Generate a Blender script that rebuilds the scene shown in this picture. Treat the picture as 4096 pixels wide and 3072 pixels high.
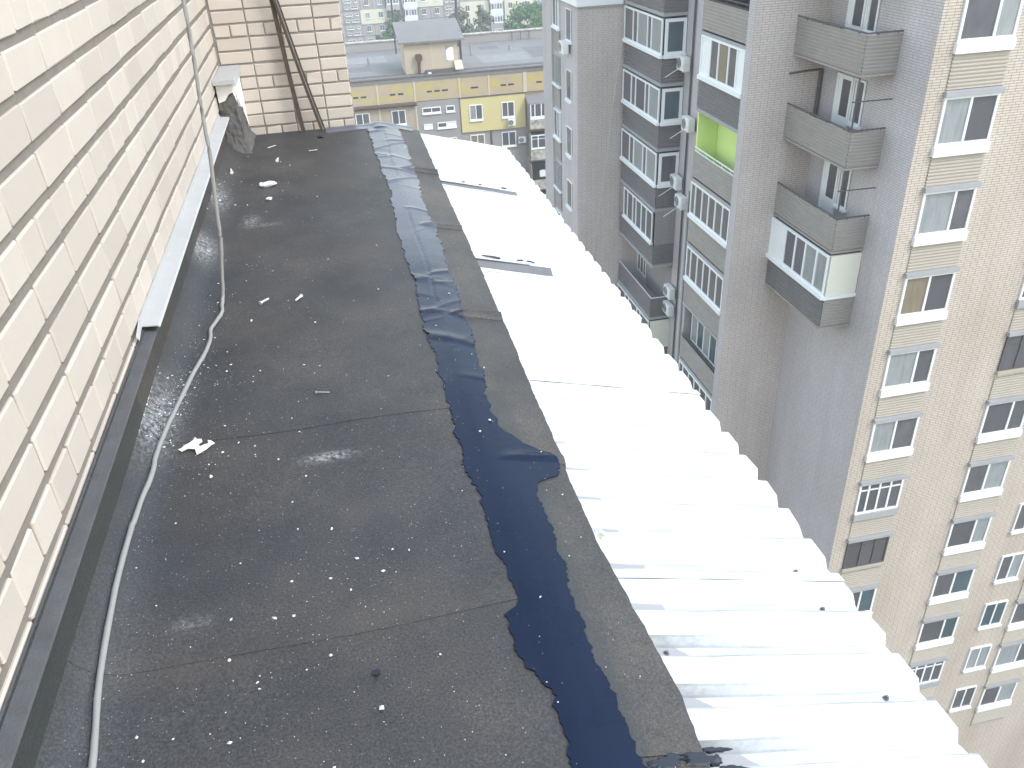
import bpy, bmesh, math, random
from mathutils import Vector, Matrix, noise as mnoise
random.seed(7)
for o in list(bpy.data.objects): bpy.data.objects.remove(o)
S = bpy.context.scene
C = S.collection
R = math.radians

# ------------------------------------------------------------------ camera
cam_d = bpy.data.cameras.new('camera'); cam = bpy.data.objects.new('camera', cam_d); C.objects.link(cam)
RM = ((0.9773385, -0.1422478, 0.1567644), (-0.2075077, -0.497451, 0.8423082), (-0.0418339, -0.85575, -0.5156955))
cam.matrix_world = Matrix(((RM[0][0], -RM[0][1], -RM[0][2], 0.0),
                           (RM[1][0], -RM[1][1], -RM[1][2], 0.0),
                           (RM[2][0], -RM[2][1], -RM[2][2], 1.68),
                           (0, 0, 0, 1)))
cam_d.sensor_width = 36; cam_d.lens = 838.25 / 1024 * 36
cam_d.clip_start = 0.05; cam_d.clip_end = 3000
S.camera = cam
S.render.resolution_x = 1024; S.render.resolution_y = 768

# ------------------------------------------------------------------ sky, sun, exposure
SUN_EL, SUN_AZ = 48, 132            # azimuth clockwise from +Y: behind the camera, to the right
W = bpy.data.worlds.new('World'); S.world = W; W.use_nodes = True
nt = W.node_tree; nt.nodes.clear()
sky = nt.nodes.new('ShaderNodeTexSky'); sky.sky_type = 'NISHITA'; sky.sun_disc = False
sky.sun_elevation = R(SUN_EL); sky.sun_rotation = R(SUN_AZ); sky.air_density = 2.0; sky.dust_density = 0.3; sky.ozone_density = 1.0
bg = nt.nodes.new('ShaderNodeBackground'); bg.inputs[1].default_value = 0.15
wo = nt.nodes.new('ShaderNodeOutputWorld')
hs = nt.nodes.new('ShaderNodeHueSaturation'); hs.inputs['Saturation'].default_value = 0.65      # milky, hazy sky
nt.links.new(sky.outputs[0], hs.inputs['Color']); nt.links.new(hs.outputs[0], bg.inputs[0]); nt.links.new(bg.outputs[0], wo.inputs[0])
sd = bpy.data.lights.new('sun', 'SUN'); sun = bpy.data.objects.new('sun', sd); C.objects.link(sun)
sd.energy = 0.85; sd.angle = R(16); sd.color = (1.0, 0.95, 0.89)
dv = Vector((math.sin(R(SUN_AZ)) * math.cos(R(SUN_EL)), math.cos(R(SUN_AZ)) * math.cos(R(SUN_EL)), math.sin(R(SUN_EL))))
sun.rotation_euler = dv.to_track_quat('Z', 'Y').to_euler()
S.view_settings.view_transform = 'Standard'; S.view_settings.look = 'None'
S.view_settings.exposure = 1.6; S.view_settings.gamma = 1.0; S.view_settings.use_curve_mapping = False
S.render.engine = 'CYCLES'

# ------------------------------------------------------------------ material helpers
class NT:
    def __init__(s, name, rough=0.8, spec=0.3, metal=0.0):
        s.m = bpy.data.materials.new(name); s.m.use_nodes = True
        s.t = s.m.node_tree; s.b = s.t.nodes['Principled BSDF']
        s.b.inputs['Roughness'].default_value = rough
        s.b.inputs['Specular IOR Level'].default_value = spec
        s.b.inputs['Metallic'].default_value = metal
    def n(s, typ, **kw):
        x = s.t.nodes.new(typ)
        for k, v in kw.items(): setattr(x, k, v)
        return x
    def l(s, a, b): s.t.links.new(a, b)
    def pos(s): return s.n('ShaderNodeNewGeometry').outputs['Position']
    def obj(s): return s.n('ShaderNodeTexCoord').outputs['Object']
    def noise(s, vec, scale, detail=4, rough=0.55, sc3=None):
        if sc3:
            mp = s.n('ShaderNodeMapping'); mp.inputs['Scale'].default_value = sc3; s.l(vec, mp.inputs[0]); vec = mp.outputs[0]
        x = s.n('ShaderNodeTexNoise'); x.inputs['Scale'].default_value = scale; x.inputs['Detail'].default_value = detail
        x.inputs['Roughness'].default_value = rough; s.l(vec, x.inputs['Vector']); return x.outputs['Fac']
    def ramp(s, fac, stops):
        x = s.n('ShaderNodeValToRGB'); e = x.color_ramp.elements
        while len(e) < len(stops): e.new(0.5)
        for i, (p, c) in enumerate(stops):
            e[i].position = p; e[i].color = (c[0], c[1], c[2], 1) if hasattr(c, '__len__') else (c, c, c, 1)
        s.l(fac, x.inputs[0]); return x.outputs[0]
    def mix(s, fac, a, b, blend='MIX'):
        x = s.n('ShaderNodeMix', data_type='RGBA', blend_type=blend)
        for inp, v in ((x.inputs[0], fac), (x.inputs[6], a), (x.inputs[7], b)):
            if hasattr(v, 'is_linked') or hasattr(v, 'links'): s.l(v, inp)
            elif hasattr(v, '__len__'): inp.default_value = (v[0], v[1], v[2], 1)
            else: inp.default_value = v
        return x.outputs[2]
    def math(s, op, a, b=0.0):
        x = s.n('ShaderNodeMath', operation=op)
        for inp, v in ((x.inputs[0], a), (x.inputs[1], b)):
            if hasattr(v, 'links'): s.l(v, inp)
            else: inp.default_value = v
        return x.outputs[0]
    def sep(s, v):
        x = s.n('ShaderNodeSeparateXYZ'); s.l(v, x.inputs[0]); return x.outputs
    def comb(s, a, b, c=0.0):
        x = s.n('ShaderNodeCombineXYZ')
        for i, v in enumerate((a, b, c)):
            if hasattr(v, 'links'): s.l(v, x.inputs[i])
            else: x.inputs[i].default_value = v
        return x.outputs[0]
    def bump(s, h, strength=0.3, dist=0.01):
        x = s.n('ShaderNodeBump'); x.inputs['Strength'].default_value = strength; x.inputs['Distance'].default_value = dist
        s.l(h, x.inputs['Height']); s.l(x.outputs[0], s.b.inputs['Normal'])
    def col(s, v):
        if hasattr(v, 'links'): s.l(v, s.b.inputs['Base Color'])
        else: s.b.inputs['Base Color'].default_value = (v[0], v[1], v[2], 1)
        return s.m

def mul(c, f): return tuple(min(0.95, x * f) for x in c)
def plain(name, c, rough=0.7, var=0.12, scale=6.0, spec=0.3, metal=0.0, bump=0.0):
    t = NT(name, rough, spec, metal); p = t.pos()
    n1 = t.noise(p, scale, 5, 0.6)
    t.col(t.mix(n1, mul(c, 1 - var), mul(c, 1 + var)))
    if bump: t.bump(t.noise(p, scale * 12, 3), bump, 0.004)
    return t.m

def tile_mat(name, axis, c1, c2, mortar, bw=0.255, bh=0.077, freq=4, stain=0.2, ms=0.007):
    """facing brick on a wall: axis 'x' uses (x,z), 'y' uses (y,z)"""
    t = NT(name, 0.75, 0.25); p = t.pos(); s = t.sep(p)
    v = t.comb(s[0] if axis == 'x' else s[1], s[2], 0.0)
    b = t.n('ShaderNodeTexBrick', offset=0.5, offset_frequency=freq, squash=1.0, squash_frequency=2)
    b.inputs['Scale'].default_value = 1.0; b.inputs['Brick Width'].default_value = bw; b.inputs['Row Height'].default_value = bh
    b.inputs['Mortar Size'].default_value = ms; b.inputs['Mortar Smooth'].default_value = 0.1; b.inputs['Bias'].default_value = 0.0
    b.inputs['Color1'].default_value = (*c1, 1); b.inputs['Color2'].default_value = (*c2, 1); b.inputs['Mortar'].default_value = (*mortar, 1)
    t.l(v, b.inputs['Vector'])
    big = t.noise(p, 0.55, 5, 0.6, (1, 1, 0.35))
    c = t.mix(t.ramp(big, [(0.3, 0.0), (0.75, 1.0)]), mul((1, 1, 1), 0.95), mul((0.95, 0.93, 0.9), 1 - stain))
    run = t.noise(p, 1.6, 5, 0.65, (1, 1, 0.05))                     # rain runs down the wall
    c = t.mix(t.math('MULTIPLY', t.ramp(run, [(0.5, 0.0), (0.72, 1.0)]), stain * 1.3), c, (0.62, 0.6, 0.58))
    m = t.mix(1.0, b.outputs['Color'], c, 'MULTIPLY'); t.col(m)
    t.bump(b.outputs['Fac'], -0.25, 0.01)
    return t.m

# felt: granulated bitumen sheet
def felt_mat(name, base, scuffs=True):
    t = NT(name, 0.6, 0.45); p = t.pos(); s = t.sep(p)
    gran = t.noise(p, 150, 3, 0.7); g2 = t.noise(p, 420, 2, 0.6)
    blotch = t.noise(p, 2.2, 6, 0.65); warm = t.noise(p, 1.1, 4, 0.6)
    c = t.mix(t.ramp(warm, [(0.35, 0.0), (0.65, 1.0)]), mul(base, 1.0), (base[0] * 1.22, base[1] * 1.07, base[2] * 0.94))
    c = t.mix(1.0, c, t.ramp(blotch, [(0.28, 0.66), (0.52, 1.0), (0.76, 1.38)]), 'MULTIPLY')
    c = t.mix(1.0, c, t.ramp(gran, [(0.28, 0.45), (0.5, 1.0), (0.75, 1.85)]), 'MULTIPLY')
    c = t.mix(1.0, c, t.ramp(g2, [(0.3, 0.8), (0.7, 1.2)]), 'MULTIPLY')
    # pale mineral grains
    vo = t.n('ShaderNodeTexVoronoi'); vo.inputs['Scale'].default_value = 70; t.l(p, vo.inputs['Vector'])
    grain = t.math('LESS_THAN', vo.outputs['Distance'], 0.12)
    dens = t.math('GREATER_THAN', t.noise(p, 38, 1), 0.62)
    c = t.mix(t.math('MULTIPLY', t.math('MULTIPLY', grain, dens), 0.4), c, (0.45, 0.45, 0.45))
    # stains running along the cross seams, chalky scuffs and dark bluish patches near the wall
    if scuffs:
        fine = t.ramp(t.noise(p, 55, 4, 0.7), [(0.42, 0.0), (0.68, 1.0)])
        for (sx, sy, rx, ry, a, colr) in ((-0.2, 2.44, 0.075, 0.022, 0.85, (0.6, 0.6, 0.58)), (-0.6, 5.02, 0.05, 0.09, 0.6, (0.5, 0.5, 0.5)),
                                          (-0.51, 4.92, 0.09, 0.03, 0.4, (0.5, 0.5, 0.5)), (-0.58, 1.76, 0.05, 0.03, 0.35, (0.4, 0.39, 0.37)),
                                          (-0.82, 2.78, 0.07, 0.22, 0.55, (0.55, 0.55, 0.55)), (-0.82, 4.5, 0.06, 0.16, 0.6, (0.6, 0.6, 0.6)),
                                          (-0.82, 5.4, 0.06, 0.2, 0.6, (0.6, 0.6, 0.6)), (-0.55, 1.6, 0.2, 0.05, 0.16, (0.12, 0.09, 0.07)),
                                          (0.0, 1.66, 0.3, 0.05, 0.14, (0.12, 0.10, 0.075)), (-0.66, 2.0, 0.07, 0.1, 0.35, (0.03, 0.035, 0.045)),
                                          (-0.72, 3.9, 0.06, 0.5, 0.3, (0.035, 0.04, 0.05)), (-0.8, 2.2, 0.07, 0.4, 0.35, (0.03, 0.036, 0.05))):
            dx = t.math('DIVIDE', t.math('SUBTRACT', s[0], sx), rx); dy = t.math('DIVIDE', t.math('SUBTRACT', s[1], sy), ry)
            d = t.math('ADD', t.math('MULTIPLY', dx, dx), t.math('MULTIPLY', dy, dy))
            g = t.math('EXPONENT', t.math('MULTIPLY', d, -1.0))
            m = t.math('MULTIPLY', g, a) if colr[0] < 0.3 else t.math('MULTIPLY', t.math('MULTIPLY', g, fine), a)
            c = t.mix(m, c, colr)
    if not scuffs:                               # thin mastic wash beside the strip
        ed = t.math('ADD', s[0], t.math('MULTIPLY', t.noise(p, 16, 4, 0.7), 0.09))
        m = t.math('MULTIPLY', t.ramp(ed, [(0.505, 1.0), (0.545, 0.0)]), t.ramp(s[1], [(0.0, 1.0), (1.0, 1.0)]))
        m = t.math('MULTIPLY', m, t.math('LESS_THAN', s[1], 2.75))
        c = t.mix(t.math('MULTIPLY', m, 0.55), c, (0.028, 0.034, 0.036))
    t.col(c)
    h = t.math('ADD', gran, t.math('MULTIPLY', t.noise(p, 9, 4), 0.8))
    t.bump(h, 0.35, 0.004)
    return t.m

M = {}
M['felt'] = felt_mat('roofing_felt', (0.041, 0.0415, 0.044))
M['felt_edge'] = felt_mat('edge_felt', (0.052, 0.049, 0.047), False)
def navy():
    t = NT('bitumen_mastic', 0.3, 0.13); p = t.pos()
    n1 = t.noise(p, 4, 5, 0.6); n2 = t.noise(p, 60, 3)
    c = t.mix(n1, (0.006, 0.012, 0.030), (0.011, 0.018, 0.040))
    s = t.sep(p); dy = t.math('ADD', s[1], t.math('MULTIPLY', t.noise(p, 3.0, 4, 0.6, (0.6, 1.6, 1)), 1.6))      # dust film on the older, drier length
    d = t.ramp(t.math('DIVIDE', dy, 8.0), [(0.46, 0.0), (0.60, 0.35), (0.72, 1.0)])
    c = t.mix(t.math('MULTIPLY', d, 0.85), c, (0.125, 0.13, 0.155))
    t.col(c)
    t.l(t.ramp(n1, [(0.3, 0.24), (0.7, 0.36)]), t.b.inputs['Roughness'])
    t.bump(t.math('ADD', t.math('MULTIPLY', n2, 0.25), t.noise(p, 14, 3)), 0.12, 0.006)
    return t.m
M['navy'] = navy()
M['mastic'] = plain('fresh_bitumen', (0.012, 0.015, 0.025), 0.35, 0.3, 30, 0.5)
def white_metal():
    t = NT('white_coated_steel', 0.38, 0.4); p = t.pos(); s = t.sep(p)
    n = t.noise(p, 26, 5, 0.7, (1, 3, 1)); near = t.ramp(t.math('ADD', s[0], t.math('MULTIPLY', t.noise(p, 7, 3), 0.5)), [(0.0, 1.0), (1.0, 0.0)])
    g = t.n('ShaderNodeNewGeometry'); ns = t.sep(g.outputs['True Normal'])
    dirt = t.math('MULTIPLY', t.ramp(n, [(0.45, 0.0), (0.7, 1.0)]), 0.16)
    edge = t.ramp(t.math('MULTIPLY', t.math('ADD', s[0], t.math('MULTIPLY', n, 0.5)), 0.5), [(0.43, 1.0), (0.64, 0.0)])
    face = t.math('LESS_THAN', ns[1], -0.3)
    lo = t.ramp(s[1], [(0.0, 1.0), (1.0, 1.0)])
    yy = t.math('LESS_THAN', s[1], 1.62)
    rise_band = t.math('MULTIPLY', t.math('MULTIPLY', face, edge), t.math('MULTIPLY', yy, 0.8))  # grey on the steep near faces of the closest ribs, fading outward
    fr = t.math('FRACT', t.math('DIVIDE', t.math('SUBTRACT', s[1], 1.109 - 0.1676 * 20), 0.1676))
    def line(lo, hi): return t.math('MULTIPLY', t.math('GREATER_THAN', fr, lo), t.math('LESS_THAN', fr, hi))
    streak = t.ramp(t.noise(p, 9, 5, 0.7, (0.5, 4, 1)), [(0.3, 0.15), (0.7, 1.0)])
    foot = t.math('MULTIPLY', t.math('ADD', t.math('ADD', t.math('MULTIPLY', line(0.03, 0.24), 0.4), t.math('MULTIPLY', line(0.315, 0.345), 0.4)), t.math('MULTIPLY', line(0.862, 0.895), 0.9)), streak)  # lines at valley and crest edges: rib shading painted into the colour
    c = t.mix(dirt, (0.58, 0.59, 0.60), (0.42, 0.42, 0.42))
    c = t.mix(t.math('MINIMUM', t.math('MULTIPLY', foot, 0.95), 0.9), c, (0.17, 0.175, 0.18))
    c = t.mix(rise_band, c, (0.19, 0.195, 0.20)); t.col(c)
    return t.m
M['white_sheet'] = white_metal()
def brick_mat(name, base):
    t = NT(name, 0.85, 0.2); p = t.pos(); oi = t.n('ShaderNodeObjectInfo')
    c = t.mix(oi.outputs['Random'], mul(base, 0.87), mul(base, 1.06))
    c = t.mix(t.math('MULTIPLY', t.noise(p, 7, 5, 0.65), 0.5), c, mul(base, 0.8))
    c = t.mix(t.math('MULTIPLY', t.ramp(t.noise(p, 60, 4), [(0.55, 0.0), (0.8, 1.0)]), 0.25), c, mul(base, 0.7))
    t.col(c); t.bump(t.noise(p, 90, 4, 0.7), 0.25, 0.003)
    return t.m
M['brick'] = brick_mat('cream_brick', (0.54, 0.465, 0.405))
M['mortar'] = plain('mortar', (0.275, 0.245, 0.215), 0.95, 0.25, 14, 0.1, bump=0.5)
M['galv'] = plain('galvanised_flashing', (0.40, 0.395, 0.39), 0.6, 0.1, 9, 0.3)
M['galv_dark'] = plain('weathered_galvanised', (0.15, 0.15, 0.155), 0.8, 0.25, 9, 0.2)
M['plaster'] = plain('white_plaster', (0.78, 0.75, 0.69), 0.9, 0.08, 10, 0.1, bump=0.4)
M['cement'] = plain('broken_cement', (0.125, 0.115, 0.11), 0.95, 0.55, 26, 0.1, bump=0.8)
M['cable'] = plain('grey_cable', (0.27, 0.26, 0.25), 0.7, 0.12, 30, 0.3, bump=0.3)
M['rust'] = plain('rusty_steel', (0.07, 0.055, 0.043), 0.85, 0.5, 25, 0.3, bump=0.5)
M['lit_pale'] = plain('lit_pale_steel', (0.48, 0.43, 0.38), 0.8, 0.25, 30, 0.2)  # lit edge and web of the steel bars put into a pale colour
M['chalk'] = plain('chalk_white', (0.6, 0.6, 0.585), 0.9, 0.06, 40, 0.1)
M['steel'] = plain('zinc_screw', (0.45, 0.45, 0.45), 0.4, 0.1, 40, 0.5, 0.6)
M['flake'] = plain('cream_paint_flake', (0.66, 0.63, 0.55), 0.8, 0.06, 40, 0.2)
M['tile_q'] = tile_mat('grey_tile_q', 'x', (0.67, 0.59, 0.56), (0.61, 0.54, 0.515), (0.37, 0.33, 0.315), ms=0.009)
M['tile_p'] = tile_mat('grey_tile_p', 'y', (0.60, 0.555, 0.57), (0.55, 0.51, 0.525), (0.36, 0.335, 0.345), ms=0.009)  # copy of the front tile, shaded side's cooler darker tone put into colour
M['cream_q'] = tile_mat('cream_tile_q', 'x', (0.62, 0.535, 0.46), (0.58, 0.50, 0.43), (0.26, 0.225, 0.20), stain=0.2, ms=0.009)
M['infill'] = tile_mat('infill_brick', 'y', (0.36, 0.34, 0.34), (0.33, 0.31, 0.31), (0.2, 0.19, 0.19), 0.26, 0.1, 2)
M['infill_q'] = tile_mat('infill_brick_q', 'x', (0.36, 0.34, 0.34), (0.33, 0.31, 0.31), (0.2, 0.19, 0.19), 0.26, 0.1, 2)
M['clad_dark'] = plain('dark_cladding', (0.17, 0.157, 0.16), 0.7, 0.12, 1.5)
M['clad'] = plain('grey_cladding', (0.31, 0.28, 0.26), 0.7, 0.14, 1.5)
M['clad_beige'] = plain('beige_cladding', (0.40, 0.355, 0.30), 0.7, 0.08, 1.5)
M['upvc'] = plain('white_upvc', (0.78, 0.79, 0.80), 0.45, 0.04, 2)
M['slab'] = plain('concrete_slab', (0.33, 0.325, 0.33), 0.85, 0.12, 2)
M['railing'] = plain('brown_railing', (0.10, 0.085, 0.08), 0.7, 0.15, 4)
M['green'] = plain('lime_green_paint', (0.66, 0.83, 0.30), 0.8, 0.05, 1)
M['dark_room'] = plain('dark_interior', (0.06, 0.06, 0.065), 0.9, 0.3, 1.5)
M['panel_cream'] = plain('cream_panel', (0.72, 0.70, 0.60), 0.7, 0.05, 2)
def glass(name, c, rough=0.12):
    t = NT(name, rough, 0.6); oi = t.n('ShaderNodeObjectInfo'); p = t.pos()
    n = t.noise(p, 1.7, 3, 0.6, (1, 1, 0.6))
    k = t.mix(n, mul(c, 0.55), mul(c, 1.5)); t.col(t.mix(oi.outputs['Random'], mul(c, 0.75), k)); return t.m  # uneven brighter pane tone: sky reflection painted into the colour
M['glass'] = glass('window_glass', (0.12, 0.115, 0.125))
M['glass_blue'] = glass('bluish_glass', (0.085, 0.12, 0.14))
def curtain(name, c):
    t = NT(name, 0.35, 0.5); p = t.pos(); s = t.sep(p)
    v = t.comb(t.math('ADD', s[0], s[1]), t.math('MULTIPLY', s[2], 0.12), 0.0)
    n = t.noise(v, 9, 3, 0.6); t.col(t.mix(n, mul(c, 0.55), mul(c, 1.2))); return t.m
M['curtain'] = curtain('curtained_glass', (0.30, 0.315, 0.32))
M['curtain_warm'] = curtain('warm_curtained_glass', (0.24, 0.20, 0.14))
M['ac'] = plain('ac_white', (0.72, 0.72, 0.70), 0.5, 0.06, 4)
M['ac_grille'] = plain('ac_grille', (0.16, 0.16, 0.165), 0.6, 0.1, 8)
M['pipe'] = plain('dark_pipe', (0.09, 0.09, 0.1), 0.6, 0.1, 4)
M['pipe_light'] = plain('light_pipe', (0.5, 0.5, 0.5), 0.6, 0.08, 3)

# ------------------------------------------------------------------ mesh helpers
class MB:
    def __init__(s): s.v = []; s.f = []
    def box(s, x0, x1, y0, y1, z0, z1):
        n = len(s.v)
        s.v += [(x0, y0, z0), (x1, y0, z0), (x1, y1, z0), (x0, y1, z0), (x0, y0, z1), (x1, y0, z1), (x1, y1, z1), (x0, y1, z1)]
        s.f += [tuple(n + i for i in q) for q in ((0, 3, 2, 1), (4, 5, 6, 7), (0, 1, 5, 4), (1, 2, 6, 5), (2, 3, 7, 6), (3, 0, 4, 7))]
        return s
    def pl(s, plane, val, u0, u1, z0, z1, d0, d1):
        """box on a facade: plane 'P' faces -x at x=val, 'Q' faces -y at y=val; d is distance out of the wall"""
        if plane == 'P': return s.box(val - d1, val - d0, min(u0, u1), max(u0, u1), z0, z1)
        return s.box(min(u0, u1), max(u0, u1), val - d1, val - d0, z0, z1)
    def quad(s, a, b, c, d):
        n = len(s.v); s.v += [a, b, c, d]; s.f.append((n, n + 1, n + 2, n + 3)); return s
    def prism(s, poly, axis, a, b):
        """poly of 2D points extruded along axis ('x': (y,z) pts; 'y': (x,z) pts; 'z': (x,y) pts)"""
        n = len(s.v); k = len(poly)
        for t in (a, b):
            for p in poly:
                s.v.append({'x': (t, p[0], p[1]), 'y': (p[0], t, p[1]), 'z': (p[0], p[1], t)}[axis])
        s.f.append(tuple(range(n, n + k))); s.f.append(tuple(range(n + 2 * k - 1, n + k - 1, -1)))
        for i in range(k):
            j = (i + 1) % k; s.f.append((n + i, n + k + i, n + k + j, n + j))
        return s
    def tube(s, pts, r, seg=8, cap=True):
        pts = [Vector(p) for p in pts]; rings = []
        for i, p in enumerate(pts):
            t = (pts[min(i + 1, len(pts) - 1)] - pts[max(i - 1, 0)]).normalized()
            a = t.cross(Vector((0, 0, 1)));
            if a.length < 0.05: a = t.cross(Vector((0, 1, 0)))
            a.normalize(); b = t.cross(a).normalized(); n = len(s.v); rr = r[i] if hasattr(r, '__len__') else r
            for k in range(seg):
                w = 2 * math.pi * k / seg; s.v.append(tuple(p + a * math.cos(w) * rr + b * math.sin(w) * rr))
            rings.append(n)
        for i in range(len(rings) - 1):
            for k in range(seg):
                s.f.append((rings[i] + k, rings[i] + (k + 1) % seg, rings[i + 1] + (k + 1) % seg, rings[i + 1] + k))
        if cap:
            s.f.append(tuple(rings[0] + k for k in range(seg - 1, -1, -1))); s.f.append(tuple(rings[-1] + k for k in range(seg)))
        return s
    def blob(s, c, rx, ry, rz, jit=0.2, sub=1, rot=0.0):
        bm = bmesh.new(); bmesh.ops.create_icosphere(bm, subdivisions=sub, radius=1.0)
        n = len(s.v); bm.verts.index_update(); cr, sr = math.cos(rot), math.sin(rot)
        for v in bm.verts:
            k = 1 + random.uniform(-jit, jit); x, y = v.co.x * rx * k, v.co.y * ry * k
            s.v.append((c[0] + x * cr - y * sr, c[1] + x * sr + y * cr, c[2] + v.co.z * rz * k))
        for f in bm.faces: s.f.append(tuple(n + v.index for v in f.verts))
        bm.free(); return s
    def splat(s, rx, ry, rot):
        ph = [random.uniform(0, 6.28) for _ in range(4)]; n = 36; m = len(s.v); s.v.append((0, 0, 0.002)); cr, sr = math.cos(rot), math.sin(rot)
        for ring, (k, z) in enumerate(((0.75, 0.0016), (1.0, -0.004))):
            for i in range(n):
                a = 2 * math.pi * i / n; r = k * (1 + 0.22 * math.sin(2 * a + ph[0]) + 0.16 * math.sin(3 * a + ph[1]) + 0.12 * math.sin(7 * a + ph[2]) + 0.07 * math.sin(12 * a + ph[3]))
                x, y = rx * r * math.cos(a), ry * r * math.sin(a); x, y = x * cr - y * sr, x * sr + y * cr; s.v.append((x, y, z - SL * x))
        for i in range(n):
            j = (i + 1) % n; s.f.append((m, m + 1 + i, m + 1 + j)); s.f.append((m + 1 + i, m + 1 + n + i, m + 1 + n + j, m + 1 + j))
        return s
    def mesh(s, name, mat):
        me = bpy.data.meshes.new(name); me.from_pydata(s.v, [], s.f); me.update()
        bm = bmesh.new(); bm.from_mesh(me); bmesh.ops.recalc_face_normals(bm, faces=bm.faces); bm.to_mesh(me); bm.free()
        me.materials.append(M[mat] if isinstance(mat, str) else mat); return me
    def build(s, name, mat, parent=None, smooth=False):
        me = s.mesh(name, mat)
        if smooth:
            for p in me.polygons: p.use_smooth = True
        o = bpy.data.objects.new(name, me); C.objects.link(o); o.parent = parent; return o

def thing(name, label, cat, group=None, loc=(0, 0, 0)):
    o = bpy.data.objects.new(name, None); C.objects.link(o); o.location = loc; o.empty_display_size = 0.2
    return tag(o, label, cat, group)
def tag(o, label, cat, group=None):
    o['label'] = label; o['category'] = cat
    if group: o['group'] = group
    return o

def link(me, name, parent, loc=(0, 0, 0), rot=None):
    o = bpy.data.objects.new(name, me); C.objects.link(o); o.parent = parent; o.location = loc
    if rot: o.rotation_euler = rot
    return o

# ================================================================== FOREGROUND ROOF
SL = 0.263                      # slope of the eave strip and of the metal sheets
XB = 0.33                       # line where the flat roof breaks into the slope
def lerp(a, b, t): return a + (b - a) * t
def interp(tab, v):
    if v <= tab[0][0]: return tab[0][1]
    for (a, fa), (b, fb) in zip(tab, tab[1:]):
        if v <= b: return lerp(fa, fb, (v - a) / (b - a))
    return tab[-1][1]
_ph = [random.uniform(0, 6.28) for _ in range(12)]
def und(x, y):
    return 0.0022 * math.sin(2.3 * y + 3 * x + _ph[0]) + 0.0016 * math.sin(5.1 * y - 4 * x + _ph[1]) + 0.0012 * math.sin(9 * x + 3.7 * y + _ph[2])
FIL = ((-0.842, 0.10), (-0.825, 0.068), (-0.79, 0.028), (-0.74, 0.006), (-0.68, 0.0))
LAPS = (2.27, 3.42, 4.62, 5.78)
def fold(x, y):
    if x < 0.36: return 0.0
    k = min(1.0, (x - 0.36) / 0.08); h = 0.0
    for i, yl in enumerate(LAPS):
        d = y - yl - 0.02 - 0.06 * (x - 0.45)
        a = (0.010, 0.030, 0.020, 0.028)[i]
        h += a * (math.exp(-(d / 0.028) ** 2) if d > 0 else math.exp(-(d / 0.010) ** 2))
    return h * k
def roof_z(x, y):
    if x < -0.68: z = interp(FIL, x)
    else:
        d = x - XB; z = -SL * (d + math.sqrt(d * d + 0.0009)) / 2
    return z + und(x, y)

roof = thing('flat_roof', 'dark grey felt flat roof in the foreground with a navy sealed strip along its edge', 'roof')
b = MB(); b.prism([(-0.86, -0.03), (0.32, -0.03), (1.3, -0.325), (1.3, -0.62), (-0.86, -0.62)], 'y', -4.0, 6.98); b.build('roof_slab', 'slab', roof)
MB().box(-9.0, 1.18, -9.0, 6.95, -41.9, -0.63).build('lower_wall', 'cream_q', roof)

def grid(name, xs, ys, fz, mat, parent, xf=None, thick=0.0):
    """sheet over the roof: xs(y) gives x samples, fz height; thick adds a skirt round the rim"""
    v = []; f = []; nx = len(xs(ys[0]))
    for y in ys:
        for x in xs(y): v.append((x, y, fz(x, y)))
    ny = len(ys)
    for j in range(ny - 1):
        for i in range(nx - 1):
            a = j * nx + i; f.append((a, a + 1, a + nx + 1, a + nx))
    if thick:
        rim = [i for i in range(nx)] + [j * nx + nx - 1 for j in range(1, ny)] + [(ny - 1) * nx + i for i in range(nx - 2, -1, -1)] + [j * nx for j in range(ny - 2, 0, -1)]
        n = len(v)
        m = len(rim)
        for r_ in rim: v.append(v[r_])                     # own vertices, so the rim keeps a crisp edge
        for r_ in rim: x, y, z = v[r_]; v.append((x, y, z - thick))
        for i in range(m): f.append((n + i, n + m + i, n + m + (i + 1) % m, n + (i + 1) % m))
    me = bpy.data.meshes.new(name); me.from_pydata(v, [], f); me.update()
    for p in me.polygons: p.use_smooth = True
    me.materials.append(M[mat]); o = bpy.data.objects.new(name, me); C.objects.link(o); o.parent = parent; return o
def frange(a, b, st):
    n = max(1, int(round((b - a) / st))); return [a + (b - a) * i / n for i in range(n + 1)]

# felt lengths laid across the roof, each lapping over the nearer one
brk = [-1.2, 0.6, 1.62, 2.64, 7.12]
XS = [-0.842, -0.825, -0.79, -0.74, -0.68] + frange(-0.6, 0.24, 0.06) + [0.27, 0.3, 0.33, 0.36, 0.4]
for i in range(len(brk) - 1):
    y0, y1 = brk[i], brk[i + 1] + (0.09 if i < len(brk) - 2 else 0)
    sk = random.uniform(-0.012, 0.012); ph = random.uniform(0, 6)
    def fz(x, y, y0=y0, y1=y1): return roof_z(x, y) + 0.0022 * (y1 - y) / (y1 - y0)
    ys = frange(y0, y1, 0.05)
    v_ = grid('felt_sheet', lambda y: XS, ys, fz, 'felt', roof, thick=0.006)
    nvv = len(XS); n0_ = nvv * len(ys); m_ = 2 * (nvv + len(ys)) - 4
    for k in range(len(XS)):
      for q in (k, n0_ + k, n0_ + m_ + k): v_.data.vertices[q].co.y += sk * XS[k] * 2 + 0.006 * math.sin(7 * XS[k] + ph) + (0.08 * max(0, -XS[k] - 0.3) if i == 3 else 0)
# upstand against the wall
MB().prism([(-0.853, 0.075), (-0.836, 0.075), (-0.838, 0.13), (-0.838, 0.268), (-0.853, 0.268)], 'y', -1.2, 7.14).build('felt_upstand', 'felt_edge', roof)

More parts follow.
